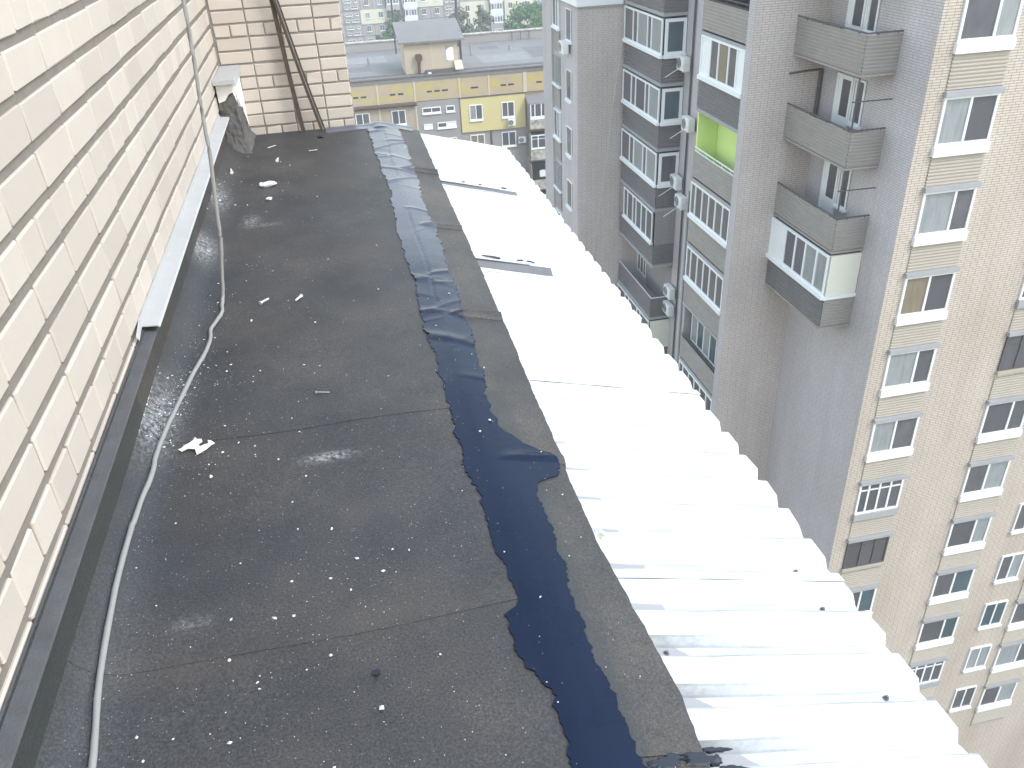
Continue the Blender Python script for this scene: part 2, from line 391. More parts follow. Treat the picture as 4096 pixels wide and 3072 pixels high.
FE = ((0.0, 0.61), (1.11, 0.616), (1.29, 0.626), (1.49, 0.613), (1.83, 0.590), (2.24, 0.588), (2.27, 0.60), (2.69, 0.598), (3.4, 0.611), (4.64, 0.616), (5.83, 0.624), (7.05, 0.632))
_tab = [random.uniform(-1, 1) for _ in range(997)]
def vn(t):
    i = math.floor(t); f = t - i; f = f * f * (3 - 2 * f); return _tab[int(i) % 997] * (1 - f) + _tab[(int(i) + 1) % 997] * f
def jag(y, a, s): return a * 1.5 * (0.9 * vn(y * 6 * s + 3) + 0.65 * vn(y * 19 * s + 91) + 0.5 * vn(y * 47 * s + 7) + 0.4 * vn(y * 110 * s + 33))
eb = [-1.0, 1.115, 2.27, 3.42, 4.62, 5.78, 7.06]
for i in range(len(eb) - 1):
    y0, y1 = eb[i], eb[i + 1] + (0.06 if i < len(eb) - 2 else 0)
    def xs(y): 
        e = interp(FE, y) + jag(y, 0.0022, 1.0); return [0.30 + (e - 0.30) * k / 12 for k in range(13)]
    def fz(x, y, y0=y0, y1=y1): return roof_z(x, y) + fold(x, y) + lerp(0.0012, 0.006, min(1, (x - 0.3) / 0.1)) + 0.004 * min(1, (x - 0.3) / 0.1) * (y1 - y) / (y1 - y0)
    grid('edge_felt', xs, frange(y0, y1, 0.018), fz, 'felt_edge', roof, thick=0.008)

# navy mastic strip with wrinkles
NL = ((-1.0, 0.30), (1.0, 0.303), (1.127, 0.303), (1.30, 0.312), (1.40, 0.262), (1.464, 0.25), (1.58, 0.25), (1.60, 0.285), (1.66, 0.28), (1.92, 0.269), (2.285, 0.246), (2.93, 0.253), (3.3, 0.235), (3.885, 0.25), (4.5, 0.228), (5.228, 0.262), (6.2, 0.225), (6.8, 0.222), (7.06, 0.215))
NR = ((-1.0, 0.46), (1.08, 0.462), (1.271, 0.445), (1.497, 0.442), (1.81, 0.45), (2.05, 0.45), (2.15, 0.47), (2.20, 0.555), (2.27, 0.575), (2.33, 0.55), (2.39, 0.47), (2.5, 0.405), (2.8, 0.417), (3.2, 0.43), (3.4, 0.44), (3.47, 0.43), (4.45, 0.45), (4.62, 0.47), (4.8, 0.445), (5.8, 0.46), (6.85, 0.475), (7.06, 0.48))
WR = [(random.uniform(2.85, 7.0), random.choice((0.0015, 0.002, 0.003, 0.0065)), random.uniform(-0.9, 0.9), random.uniform(0.016, 0.05), random.choice((-1, -1, 0, 1, 1))) for _ in range(34)]
def wrk(x, y):
    h = 0.0
    for (y0, a, sl, w, side) in WR:
        d = (y - y0 - sl * (x - XB))
        if abs(d) < 0.12:
            k = 1.0 if side == 0 else max(0.0, min(1.0, 0.5 + side * (x - XB) / 0.08))
            h += a * k * (math.exp(-(d / w) ** 2) if d > 0 else math.exp(-(d / (w * 0.4)) ** 2))
    if y > 3.3: h -= 0.004 * math.exp(-((x - XB - 0.006 * math.sin(5 * y)) / 0.006) ** 2) * (1 if math.sin(3.1 * y + 1) > -0.5 else 0.2)
    return h
def nx(y):
    a = interp(NL, y) + jag(y, 0.0065, 1.9); c = interp(NR, y) + jag(y + 3, 0.007, 1.7)
    return [a + (c - a) * k / 22 for k in range(23)]
def nfz(x, y):
    t = max(0.0, min(1.0, (x - 0.30) / 0.10))
    return roof_z(x, y) + fold(x, y) + lerp(0.0052, 0.0122, t) + wrk(x, y)
grid('mastic_strip', nx, frange(-0.6, 7.06, 0.008), nfz, 'navy', roof, thick=0.004)
# mastic run along the far edge
def ex(y): return frange(-0.12, 0.58, 0.02)
grid('mastic_strip', ex, frange(6.97, 7.125, 0.012), lambda x, y: roof_z(x, y) + (0.0065 if x < 0.27 else 0.0145) + 0.0015 * math.sin(40 * x + 20 * y) + 0.001 * math.sin(23 * x) + 0.005 * math.exp(-((y - 7.09) / 0.03) ** 2), 'navy', roof, thick=0.008)

# ------------------------------------------------------------------ white ribbed metal sheets
metal = thing('metal_roofing', 'white ribbed metal sheet roofing sloping down beside the dark felt edge', 'roofing')
PER = 0.1676; Y0 = 1.109; CR = 0.034
def sz(x, h=0.0): return -SL * (x - XB) - 0.034 - 0.016 + h
def sheet(name, n0, n1, lift, xa, xb, y_end=None):
    prof = [(Y0 + n0 * PER - 0.055, CR), (Y0 + n0 * PER - 0.018, CR)]
    for n in range(n0, n1):
        yb = Y0 + n * PER
        prof += [(yb, 0), (yb + 0.037, 0), (yb + 0.056, CR), (yb + 0.150, CR)]
    prof.append((Y0 + n1 * PER - 0.004, 0.004))
    if y_end: prof = [p for p in prof if p[0] < y_end] + [(y_end, CR)]
    b = MB(); nxs = 26; n = 0
    wav = [random.uniform(-0.004, 0.004) for _ in range(len(prof))]
    for j, (y, h) in enumerate(prof):
        for i in range(nxs + 1):
            x = lerp(xa, xb, i / nxs) + (0.0 if i < nxs else wav[j] * 1.5)
            dent = 0.0015 * math.sin(9 * x + j * 1.7) + 0.001 * math.sin(21 * x + j)
            b.v.append((x, y, -SL * (x - XB) - 0.050 + h + lift + dent))
    for j in range(len(prof) - 1):
        for i in range(nxs):
            a = j * (nxs + 1) + i; b.f.append((a, a + 1, a + nxs + 2, a + nxs + 1))
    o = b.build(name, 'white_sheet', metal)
    md = o.modifiers.new('thickness', 'SOLIDIFY'); md.thickness = 0.0012; md.offset = -1
    return o
for i, (n0, n1, ye) in enumerate(((-13, -3, None), (-3, 4, None), (4, 11, None), (11, 18, None), (18, 27, None), (27, 36, 7.03))):
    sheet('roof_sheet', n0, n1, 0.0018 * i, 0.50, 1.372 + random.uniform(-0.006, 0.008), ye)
for i, nn in enumerate((4, 11)):
    b = MB(); yy = Y0 + nn * PER - 0.0575; pts = frange(0.6, 1.365, 0.05); lf = 0.0018 * (i + 2)
    for k in range(len(pts) - 1):
        x0, x1 = pts[k], pts[k + 1]
        b.quad((x0, yy, sz(x0, CR + lf - 0.0024)), (x1, yy, sz(x1, CR + lf - 0.0024)), (x1, yy, sz(x1, CR + lf - 0.0004)), (x0, yy, sz(x0, CR + lf - 0.0004)))
    b.build('lap_gap_shade', 'mastic', metal)  # added dark strip standing for the shadow gap under the lap
# grey joint strips under lifted sheet edges, with the open gap's shade drawn as a dark strip
for (xa, xb, yy) in ((0.60, 1.03, 4.165), (0.61, 1.145, 5.60)):
    b = MB()
    for (o1, o2, h1, h2) in ((-0.028, 0.022, 0.006, 0.03),):
        pts = frange(xa, xb, 0.05)
        for i in range(len(pts) - 1):
            x0, x1 = pts[i], pts[i + 1]
            b.quad((x0, yy + o1, sz(x0, 0.030)), (x1, yy + o1, sz(x1, 0.030)), (x1, yy + o2, sz(x1, 0.060)), (x0, yy + o2, sz(x0, 0.060)))
            b.quad((x0, yy + o2, sz(x0, 0.060)), (x1, yy + o2, sz(x1, 0.060)), (x1, yy + o2 + 0.02, sz(x1, 0.05)), (x0, yy + o2 + 0.02, sz(x0, 0.05)))
    o = b.build('joint_strip', 'galv_dark', metal)
    b = MB(); pts = frange(xa + 0.01, xb - 0.12, 0.04)
    for i in range(len(pts) - 1):
        x0, x1 = pts[i], pts[i + 1]; w = 0.006 * (1 - i / len(pts))
        b.quad((x0, yy + 0.018 - w, sz(x0, 0.0625)), (x1, yy + 0.018 - w, sz(x1, 0.0625)), (x1, yy + 0.026, sz(x1, 0.0625)), (x0, yy + 0.026, sz(x0, 0.0625)))
    b.build('gap_shade', 'mastic', o)
# bitumen smears
for (x, y, rx, ry, rot) in ((0.71, 4.275, 0.035, 0.012, 0), (0.745, 4.27, 0.02, 0.011, 0), (0.877, 4.273, 0.018, 0.009, 0.2), (0.935, 4.272, 0.022, 0.010, -0.1),
                            (1.075, 5.715, 0.018, 0.010, 0), (0.905, 5.716, 0.010, 0.006, 0), (0.79, 5.72, 0.015, 0.004, 0), (0.652, 1.137, 0.036, 0.0085, 0.05), (0.645, 1.108, 0.02, 0.012, 0.4), (0.68, 1.085, 0.04, 0.011, -0.05), (0.60, 1.10, 0.05, 0.016, 0.05), (0.52, 1.098, 0.04, 0.02, 0.05)):
    MB().splat(rx, ry, rot).build('bitumen_smear', 'mastic', metal).location = (x, y, sz(x, CR + (0.018 if y > 4 else 0.005)) if x > 0.62 else roof_z(x, y) + 0.012)
# fixing screws
scr = MB(); scr.tube([(0, 0, 0), (0, 0, 0.003)], 0.008, 10); scr.tube([(0, 0, 0.002), (0, 0, 0.010)], 0.0045, 6); scr = scr.mesh('fixing_screw', 'galv_dark')
for (x, n) in [(1.24, k) for k in (-3, 1, 3, 4, 11, 18, 27)] + [(0.66, k) for k in (2, 13)]:
    link(scr, 'fixing_screw', metal, (x, Y0 + n * PER + 0.018, sz(x, 0.003)), (0.05, 0.2, 0))
st = MB().box(-0.02, 0.02, -0.028, 0.028, 0, 0.0006).build('sticker', 'chalk', metal); st.location = (0.615, 1.925, sz(0.615, CR + 0.003)); st.rotation_euler = (0, math.atan(SL), 0.5)
ring = MB(); ring.tube([(0.008 * math.cos(a * 0.63), 0.014 + 0.008 * math.sin(a * 0.63), 0.0012) for a in range(11)], 0.0014, 5, False); ring.build('sticker_print', 'slab', st)
MB().box(-0.013, 0.004, -0.02, 0.0, 0.0008, 0.0013).build('sticker_print', 'slab', st)
MB().box(-0.017, -0.014, -0.024, 0.024, 0.0008, 0.0013).build('sticker_print', plain('yellow_print', (0.6, 0.6, 0.15)), st)

# ------------------------------------------------------------------ brick walls
def brick_mesh(l, h, seed, dep=0.03, bev=0.004, jit=0.0025):
    rnd = random.Random(seed); bm = bmesh.new(); bmesh.ops.create_cube(bm, size=1.0)
    for v in bm.verts: v.co = Vector((v.co.x * l, v.co.y * dep, v.co.z * h))
    bmesh.ops.bevel(bm, geom=list(bm.edges), offset=bev * rnd.uniform(0.8, 1.3), segments=1, affect='EDGES')
    for v in bm.verts:
        v.co += Vector((rnd.uniform(-jit, jit), rnd.uniform(-jit, jit) * 0.4, rnd.uniform(-jit, jit)))
    if rnd.random() < 0.35:                      # a knocked corner
        cx, cz = rnd.choice((-1, 1)), rnd.choice((-1, 1))
        for v in bm.verts:
            if v.co.x * cx > l * 0.45 and v.co.z * cz > h * 0.38: v.co.x -= cx * rnd.uniform(0.004, 0.014); v.co.z -= cz * rnd.uniform(0.002, 0.010); v.co.y += 0.003
    me = bpy.data.meshes.new('brick'); bm.to_mesh(me); bm.free(); me.materials.append(M['brick']); return me

def wall_bricks(parent, u0s, zs, pitch_u, pitch_z, jv, jh, umin, umax, place, keep, hdr_row):
    """stack bond: three stretcher courses, then one of headers"""
    L, Hh = pitch_u - jv, pitch_z - jh
    vs = [brick_mesh(L, Hh, k) for k in range(7)]; vh = [brick_mesh(pitch_u / 2 - jv, Hh, 50 + k) for k in range(6)]
    rest = []
    for r, z in enumerate(zs):
        hdr = r % 4 == hdr_row; st = pitch_u / 2 if hdr else pitch_u
        k = int(math.floor((umin - u0s) / st)) - 1
        while u0s + k * st < umax:
            a, e = max(umin, u0s + k * st), min(umax, u0s + (k + 1) * st); k += 1
            if e - a < 0.05: continue
            cu = (a + e) / 2; full = (e - a) > st * 0.97
            me = random.choice(vh if hdr else vs)
            loc, rot = place(cu, z + pitch_z / 2)
            loc = Vector(loc) + Vector((random.uniform(-0.0015, 0.0015), random.uniform(-0.0015, 0.0015), random.uniform(-0.0015, 0.0015)))
            sc = 1.0 if full else (e - a - jv) / (st - jv)
            if keep(cu, z):
                o = link(me, 'brick', parent, loc, rot); o.scale.x = sc
            else: rest.append((me, Matrix.LocRotScale(loc, Matrix.Rotation(rot[2], 3, 'Z').to_quaternion(), (sc, 1, 1))))
    if rest:
        b = MB()
        for me, mx in rest:
            n = len(b.v); b.v += [tuple(mx @ v.co) for v in me.vertices]; b.f += [tuple(n + i for i in p.vertices) for p in me.polygons]
        o = b.build('upper_brickwork', 'brick', parent); o['kind'] = 'stuff'

XW = -0.85
wl = thing('brick_wall', 'cream brick wall running along the left side of the roof above a pale metal flashing', 'wall')
MB().box(-1.25, XW - 0.008, -2.0, 7.15, -0.5, 3.2).build('mortar_bed', plain('mortar_dark', (0.215, 0.19, 0.165), 0.95, 0.25, 14, 0.1, bump=0.5), wl)
zl = [0.2937 + 0.1326 * k for k in range(-1, 21)]
wall_bricks(wl, 3.2786, zl, 0.34, 0.1326, 0.012, 0.030, -1.4, 7.14, lambda u, z: ((XW - 0.015, u, z), (0, 0, math.pi / 2)),
            lambda u, z: u > 1.5 and 0.25 < z < 1.75 - 0.1 * (u - 2), 1)
fl = MB(); fl.prism([(XW + 0.002, 0.318), (XW + 0.006, 0.318), (XW + 0.008, 0.292), (-0.782, 0.287), (-0.776, 0.279), (-0.779, 0.277), (-0.785, 0.283), (XW + 0.002, 0.287)], 'y', 3.07, 6.52)
for i, v in enumerate(fl.v): fl.v[i] = (v[0], v[1], v[2])
flo = fl.build('flashing', 'galv', wl)
fl2 = MB(); fl2.prism([(XW + 0.004, 0.272), (XW + 0.008, 0.272), (XW + 0.010, 0.262), (-0.80, 0.256), (-0.797, 0.250), (XW + 0.004, 0.256)], 'y', -0.8, 3.18); fl2.build('flashing', plain('dull_flashing', (0.085, 0.085, 0.088), 0.8, 0.35, 12, 0.2, bump=0.5), wl)
tab = MB(); tab.quad((XW + 0.001, 3.10, 0.318), (XW + 0.012, 2.95, 0.306), (XW + 0.020, 2.95, 0.288), (XW + 0.008, 3.10, 0.291)); tab.build('bent_flashing_end', 'galv', flo)

YW = 7.15
wf = thing('brick_wall', 'cream brick wall closing the far end of the dark felt roof', 'wall')
MB().box(-1.25, 0.122, YW + 0.010, 7.9, -0.6, 3.2).build('mortar_bed', 'mortar', wf)
zf = [0.054 + 0.0966 * k for k in range(-1, 31)]
wall_bricks(wf, -0.588, zf, 0.2505, 0.0966, 0.010, 0.0145, -0.86, 0.128, lambda u, z: ((u, YW + 0.015, z), (0, 0, 0)), lambda u, z: z < 1.15, 0)
MB().box(0.113, 0.128, YW + 0.03, 7.9, -0.6, 3.2).build('side_face', 'cream_q', wf)

# corner pilaster with its metal cap and broken foot
pil = thing('corner_pilaster', 'short white plastered pilaster with a metal cap and broken cement foot in the wall corner', 'pilaster')
b = MB(); n = 0
up = [(-0.838, 6.60), (-0.726, 6.585), (-0.712, 7.148), (-0.838, 7.148)]
lowz = (0.36, 0.42, 0.10, 0.1)
b.v += [(x, y, z) for (x, y), z in zip(up, (0.37, 0.44, 0.06, 0.1))] + [(x, y, 0.50) for x, y in up]
b.v += [(-0.79, 6.592, 0.385), (-0.755, 6.59, 0.43), (-0.72, 6.78, 0.30), (-0.717, 6.92, 0.27), (-0.714, 7.05, 0.16)]
b.f += [(0, 8, 9, 1, 5, 4), (1, 10, 11, 12, 2, 6, 5), (2, 3, 7, 6), (3, 0, 4, 7), (4, 5, 6, 7)]
b.build('post', 'plaster', pil)
cf = bmesh.new(); bmesh.ops.create_cube(cf, size=1.0); bmesh.ops.subdivide_edges(cf, edges=list(cf.edges), cuts=11, use_grid_fill=True)
for v in cf.verts:
    x, y, z = v.co; t = z + 0.5; fl_ = max(0.0, 0.3 - t) ** 2
    q = Vector((lerp(-0.842, -0.728 + 0.025 * (1 - t) + 0.4 * fl_, x + 0.5), lerp(6.612 - 0.02 * (1 - t) - 0.5 * fl_, 7.14, y + 0.5), lerp(-0.012, 0.43 - 0.33 * max(0, y), t)))
    n3 = mnoise.noise_vector(q * 14) * 0.016 + mnoise.noise_vector(q * 42) * 0.008
    v.co = q + n3 * (1.0 if t > 0.05 else 0.3)
me = bpy.data.meshes.new('broken_foot'); cf.to_mesh(me); cf.free(); me.materials.append(M['cement']); link(me, 'broken_foot', pil)
cap = MB(); cap.prism([(-0.846, 0.530), (-0.70, 0.530), (-0.694, 0.490), (-0.690, 0.490), (-0.697, 0.536), (-0.846, 0.536)], 'y', 6.53, 7.142)
cap.box(-0.845, -0.70, 6.528, 6.532, 0.507, 0.5295); cap.build('cap', 'galv', pil)

# ------------------------------------------------------------------ cable, steel bars
cpts = [(-0.50, 3.86, 3.0), (-0.53, 3.86, 1.9), (-0.541, 3.862, 1.32), (-0.549, 3.862, 1.151), (-0.555, 3.862, 1.045), (-0.564, 3.862, 0.927), (-0.570, 3.862, 0.795), (-0.574, 3.862, 0.692), (-0.594, 3.862, 0.504), (-0.606, 3.862, 0.375), (-0.613, 3.862, 0.30), (-0.635, 3.862, 0.183), (-0.654, 3.862, 0.07), (-0.662, 3.85, 0.028), (-0.664, 3.80, 0.016),
        (-0.659, 3.721, 0.014), (-0.678, 3.624, 0.014), (-0.693, 3.554, 0.014), (-0.686, 3.456, 0.014), (-0.697, 3.325, 0.014), (-0.724, 3.166, 0.016), (-0.750, 2.944, 0.020), (-0.766, 2.793, 0.026), (-0.774, 2.683, 0.03), (-0.780, 2.565, 0.033), (-0.778, 2.451, 0.032), (-0.786, 2.324, 0.038), (-0.79, 2.207, 0.042), (-0.792, 2.139, 0.045), (-0.79, 1.9, 0.045), (-0.775, 1.6, 0.032), (-0.74, 1.3, 0.018), (-0.70, 0.9, 0.014), (-0.70, 0.2, 0.014)]
def smooth_pts(p, k=4):
    out = []
    for i in range(len(p) - 1):
        p0, p1, p2, p3 = (Vector(p[max(0, min(len(p) - 1, i + d))]) for d in (-1, 0, 1, 2))
        for s_ in range(k):
            t = s_ / k; out.append(0.5 * ((2 * p1) + (p2 - p0) * t + (2 * p0 - 5 * p1 + 4 * p2 - p3) * t * t + (3 * p1 - p0 - 3 * p2 + p3) * t ** 3))
    out.append(Vector(p[-1])); return out
cp = smooth_pts(cpts)
for p in cp:
    p.x += random.uniform(-0.0008, 0.0008)
cb = MB().tube(cp, [0.0085 + random.uniform(-0.0006, 0.0006) for _ in cp], 10).build('cable', 'cable', None, True)
tag(cb, 'grey cable hanging by the left wall and lying along the roof below the flashing', 'cable')

def bar(name, label, a, b_, secs, mats):
    t = thing(name, label, 'steel bar', 'rusty bars leaning at the far wall'); A, B = Vector(a), Vector(b_); d = (B - A).normalized()
    side = d.cross(Vector((0, 1, 0))).normalized(); fw = Vector((0, -1, 0))
    for (nm, poly), mt in zip(secs, mats):
        m = MB(); n = 0; N = 14; rings = []
        for i in range(N + 1):
            c = A.lerp(B, i / N) + side * 0.004 * math.sin(i * 0.5) ; rings.append(len(m.v))
            m.v += [tuple(c + side * p[0] + fw * p[1]) for p in poly]
        k = len(poly)
        for i in range(N):
            for j in range(k): m.f.append((rings[i] + j, rings[i] + (j + 1) % k, rings[i + 1] + (j + 1) % k, rings[i + 1] + j))
        m.f.append(tuple(range(k))); m.f.append(tuple(rings[-1] + j for j in range(k)))
        m.build(nm, mt, t)
    return t
top1 = (-0.43, 7.09, 1.75); top2 = (-0.50, 7.06, 1.75)
bar('steel_bar', 'left one of two rusty steel bars standing against the far brick wall', (-0.296, 7.075, 0.0), top1, [('flange', [(-0.019, 0.0), (0.013, 0.0), (0.013, 0.018), (-0.019, 0.018)]), ('web', [(0.0135, -0.004), (0.0165, -0.004), (0.0165, 0.008), (0.0135, 0.008)])], ['rust', 'lit_pale'])
bar('steel_bar', 'right one of two rusty steel bars, a channel leaning towards the left one', (-0.138, 7.07, 0.0), top2, [('flange', [(-0.021, 0.0), (-0.010, 0.0), (-0.010, 0.018), (-0.021, 0.018)]), ('web', [(-0.0095, 0.0), (-0.0005, 0.0), (-0.0005, 0.010), (-0.0095, 0.010)]), ('flange', [(0.0, 0.0), (0.020, 0.0), (0.020, 0.018), (0.0, 0.018)])], ['rust', 'lit_pale', 'rust'])

# ------------------------------------------------------------------ small things lying on the roof
def onroof(x, y, h=0.0): return (x, y, roof_z(x, y) + 0.006 + h)
def chunk(name, label, cat, x, y, rx, ry, rz, rot, mat='chalk', jit=0.25, group=None):
    m = MB().blob((0, 0, 0), rx * 0.8, ry * 0.85, rz, jit, 2, rot)
    for _ in range(5): m.blob((random.uniform(-0.65, 0.65) * rx, random.uniform(-0.45, 0.45) * ry, 0), rx * random.uniform(0.2, 0.4), ry * random.uniform(0.3, 0.6), rz * 0.8, jit, 2, random.uniform(0, 3))
    o = m.build(name, mat); o.location = onroof(x, y, rz * 0.6); tag(o, label, cat, group); return o
chunk('plaster_chunk', 'largest white plaster chunk lying far back on the dark roof', 'debris', -0.52, 5.66, 0.068, 0.028, 0.018, 0.05)
chunk('plaster_chunk', 'small rounded white plaster piece just in front of the largest chunk', 'debris', -0.503, 5.375, 0.022, 0.017, 0.010, 0.0)
# torn paint flake
fl = [(-0.7196, 2.6147), (-0.7055, 2.5997), (-0.6867, 2.6132), (-0.661, 2.604), (-0.6511, 2.5684), (-0.638, 2.5797), (-0.6193, 2.597), (-0.6087, 2.6161), (-0.5949, 2.6246), (-0.6106, 2.6459), (-0.6221, 2.6491), (-0.6181, 2.6287), (-0.6303, 2.6259), (-0.6451, 2.617), (-0.6523, 2.6304), (-0.6398, 2.6462), (-0.6444, 2.663), (-0.6592, 2.6655), (-0.6691, 2.68), (-0.6723, 2.6629), (-0.6862, 2.6459), (-0.7015, 2.6347), (-0.708, 2.6206)]
ob = MB(); ob.prism([(x + 0.656, y - 2.62) for x, y in fl], 'z', 0.0, 0.0022); o = ob.build('paint_flake', 'flake'); o.location = onroof(-0.656, 2.62, 0.002); o.rotation_euler = (0.02, 0.02, 0)
tag(o, 'ragged cream paint flake lying on the roof right of the grey cable', 'debris')
# wall plugs, nail, screws
def plug(label, a, b_, r=0.0062):
    A, B = Vector(onroof(*a, r)), Vector(onroof(*b_, r)); t = thing('wall_plug', label, 'wall plug', 'plastic wall plugs dropped on the roof')
    d = (B - A); m = MB(); pts = []; rr = []
    for i in range(9): pts.append(A + d * (i / 8)); rr.append(r * (1.0 if i % 2 else 0.8) * (1 - 0.25 * i / 8))
    m.tube(pts, rr, 8); m.build('shaft', 'chalk', t); MB().tube([A - d.normalized() * 0.003, A], r * 1.55, 10).build('collar', 'chalk', t)
    return t
plug('white plastic wall plug lying mid roof, the left of the two', (-0.486, 3.78), (-0.451, 3.818))
plug('white plastic wall plug lying mid roof, the right of the two', (-0.298, 3.803), (-0.323, 3.758))
plug('white wall plug standing out on the roof near the far wall behind the big chunk', (-0.478, 6.24), (-0.473, 6.31), 0.008)
plug('white wall plug lying near the pale flashing at the back of the roof', (-0.772, 5.97), (-0.782, 6.04), 0.008)
def nail(label, a, b_, r=0.0026):
    A, B = Vector(onroof(*a, r + 0.003)), Vector(onroof(*b_, r + 0.003)); t = thing('screw', label, 'screw', 'loose screws on the roof')
    MB().tube([A, A.lerp(B, 0.9), B], [r, r, r * 0.3], 6).build('shank', 'steel', t); MB().tube([A - (B - A).normalized() * 0.002, A + (B - A).normalized() * 0.001], r * 2.3, 8).build('head', 'steel', t)
nail('long steel screw lying crosswise in the middle of the roof', (-0.236, 2.873), (-0.184, 2.856))
nail('pale screw lying diagonally near the pilaster at the back', (-0.56, 6.63), (-0.50, 6.69), 0.004)
nail('pale screw lying crosswise near the far wall by the bars', (-0.25, 6.43), (-0.19, 6.43), 0.004)
o = MB().tube([(0, 0, 0), (0, 0, 0.004)], 0.0095, 14).build('washer', 'mastic'); o.location = onroof(-0.104, 1.466, 0.001); tag(o, 'small round black rubber washer low on the roof near the navy strip', 'washer')
chunk('felt_scrap', 'dark felt scrap with white crumbs at the foot of the far wall', 'debris', -0.157, 6.842, 0.035, 0.02, 0.006, 0.2, 'mastic')

# crumbs: far too many to count
cr = MB()
octa = ((1, 0, 0), (-1, 0, 0), (0, 1, 0), (0, -1, 0), (0, 0, 1), (0, 0, -1)); of = ((0, 2, 4), (2, 1, 4), (1, 3, 4), (3, 0, 4), (2, 0, 5), (1, 2, 5), (3, 1, 5), (0, 3, 5))
def crumb(x, y, r):
    if x > 0.58: return
    z = roof_z(x, y) + (fold(x, y) + 0.013 if x > 0.25 else 0.004); n = len(cr.v)
    a, b_, c_ = (r * random.uniform(0.6, 1.4) for _ in range(3)); w = random.uniform(0, 3.14); cw, sw = math.cos(w), math.sin(w)
    for v in octa:
        k = random.uniform(0.75, 1.2); vx, vy, vz = v[0] * a * k, v[1] * b_ * k, v[2] * c_ * 0.7 * k
        cr.v.append((x + vx * cw - vy * sw, y + vx * sw + vy * cw, z + vz + c_ * 0.45))
    cr.f += [tuple(n + i for i in t) for t in of]
def rsz(lo=0.0008, hi=0.0046): return min(hi, lo * (random.random() + 1e-6) ** -0.48)
cc_ = [(random.uniform(-0.8, 0.2), 0.9 + 5.5 * random.random() ** 1.5, random.uniform(0.05, 0.22)) for _ in range(34)]
for _ in range(1050):
    if random.random() < 0.35: y = 0.9 + 6.0 * random.random() ** 1.7; x = -0.82 + 1.38 * random.random() ** 1.5
    else: q = random.choice(cc_); x, y = random.gauss(q[0], q[2]), random.gauss(q[1], q[2] * 1.2)
    if x < -0.82 or y < 0.6 or y > 7.0: continue
    crumb(x, y, rsz())
for _ in range(650): crumb(-0.8 + 1.1 * random.random() ** 1.3, 0.9 + 1.9 * random.random() ** 1.2, random.uniform(0.0006, 0.0016))
for (cx, cy, sx, sy, n, hi) in ((-0.79, 2.8, 0.035, 0.12, 420, 0.005), (-0.75, 3.05, 0.03, 0.12, 160, 0.004), (-0.72, 3.35, 0.035, 0.15, 120, 0.004), (-0.80, 4.5, 0.025, 0.1, 160, 0.006), (-0.80, 5.4, 0.03, 0.16, 140, 0.009),
                                (-0.6, 3.07, 0.05, 0.07, 50, 0.005), (-0.45, 5.0, 0.12, 0.12, 30, 0.007), (-0.55, 5.45, 0.1, 0.15, 24, 0.007), (-0.68, 3.9, 0.06, 0.2, 40, 0.005), (-0.6, 2.6, 0.1, 0.15, 60, 0.004), (0.27, 2.55, 0.03, 0.35, 26, 0.0045), (0.28, 3.2, 0.04, 0.5, 18, 0.005), (-0.1, 1.75, 0.2, 0.15, 50, 0.0055), (0.5, 1.9, 0.04, 0.4, 26, 0.0035)):
    for _ in range(n): crumb(max(-0.835, random.gauss(cx, sx)), random.gauss(cy, sy), rsz(hi=hi))
for (x, y, r) in ((-0.47, 1.60, 0.008), (-0.36, 1.72, 0.0075), (-0.2, 2.05, 0.006), (-0.52, 3.6, 0.007), (-0.1, 1.36, 0.0075), (-0.45, 1.35, 0.006), (-0.75, 1.12, 0.006), (-0.59, 2.42, 0.008), (-0.3, 2.62, 0.005), (0.38, 2.52, 0.006), (0.33, 2.44, 0.006), (-0.13, 1.9, 0.007), (-0.06, 1.83, 0.006)):
    crumb(x, y, r)
o = cr.build('plaster_crumbs', 'chalk'); o['kind'] = 'stuff'; o['label'] = 'white plaster crumbs scattered over the dark felt roof'; o['category'] = 'crumbs'

# ================================================================== GROUND
g = MB().box(-1500, 1500, -600, 2400, -42.3, -42.0).build('ground', plain('yard_ground', (0.09, 0.095, 0.07), 0.95, 0.4, 0.08, 0.1)); g['kind'] = 'structure'

# ================================================================== GREY BRICK TOWER BLOCK ON THE RIGHT
blk = thing('apartment_block', 'tall grey tiled apartment block with stepped facade and glazed balconies on the right', 'building', loc=(0, 0, 0))
ZT, ZB = 6.5, -42.0
TX, TY = 11.5, 40.65            # end tower corner
BX = 13.75                      # line of the balcony fronts
WX = 14.78                      # wall behind the first balconies
PX, PY = 13.77, 27.37           # pier corner
IX = 16.45                      # inner corner, plain wall facing the roof
QY = 21.79                      # sunlit front
MB().box(TX, 15.6, TY, 47.6, ZB, ZT).build('wall', 'tile_p', blk)
MB().quad((TX, TY - 0.004, ZB), (14.9, TY - 0.004, ZB), (14.9, TY - 0.004, ZT), (TX, TY - 0.004, ZT)).build('wall', 'tile_q', blk)
MB().box(WX, 22.0, 31.75, TY - 0.01, ZB, ZT).build('wall', 'tile_p', blk)
MB().box(PX, IX + 0.2, PY, 27.86, ZB, ZT).build('wall', 'tile_q', blk)
MB().quad((PX - 0.004, PY, ZB), (PX - 0.004, 27.865, ZB), (PX - 0.004, 27.865, ZT), (PX - 0.004, PY, ZT)).build('wall', 'tile_p', blk)
MB().box(IX, 22.0, QY, 31.7, ZB, ZT).build('wall', 'tile_p', blk)
MB().quad((IX, QY - 0.004, ZB), (48.0, QY - 0.004, ZB), (48.0, QY - 0.004, ZT), (IX, QY - 0.004, ZT)).build('wall', 'cream_q', blk)
MB().box(22.05, 48.0, QY, 31.7, ZB, ZT).build('wall', 'cream_q', blk)
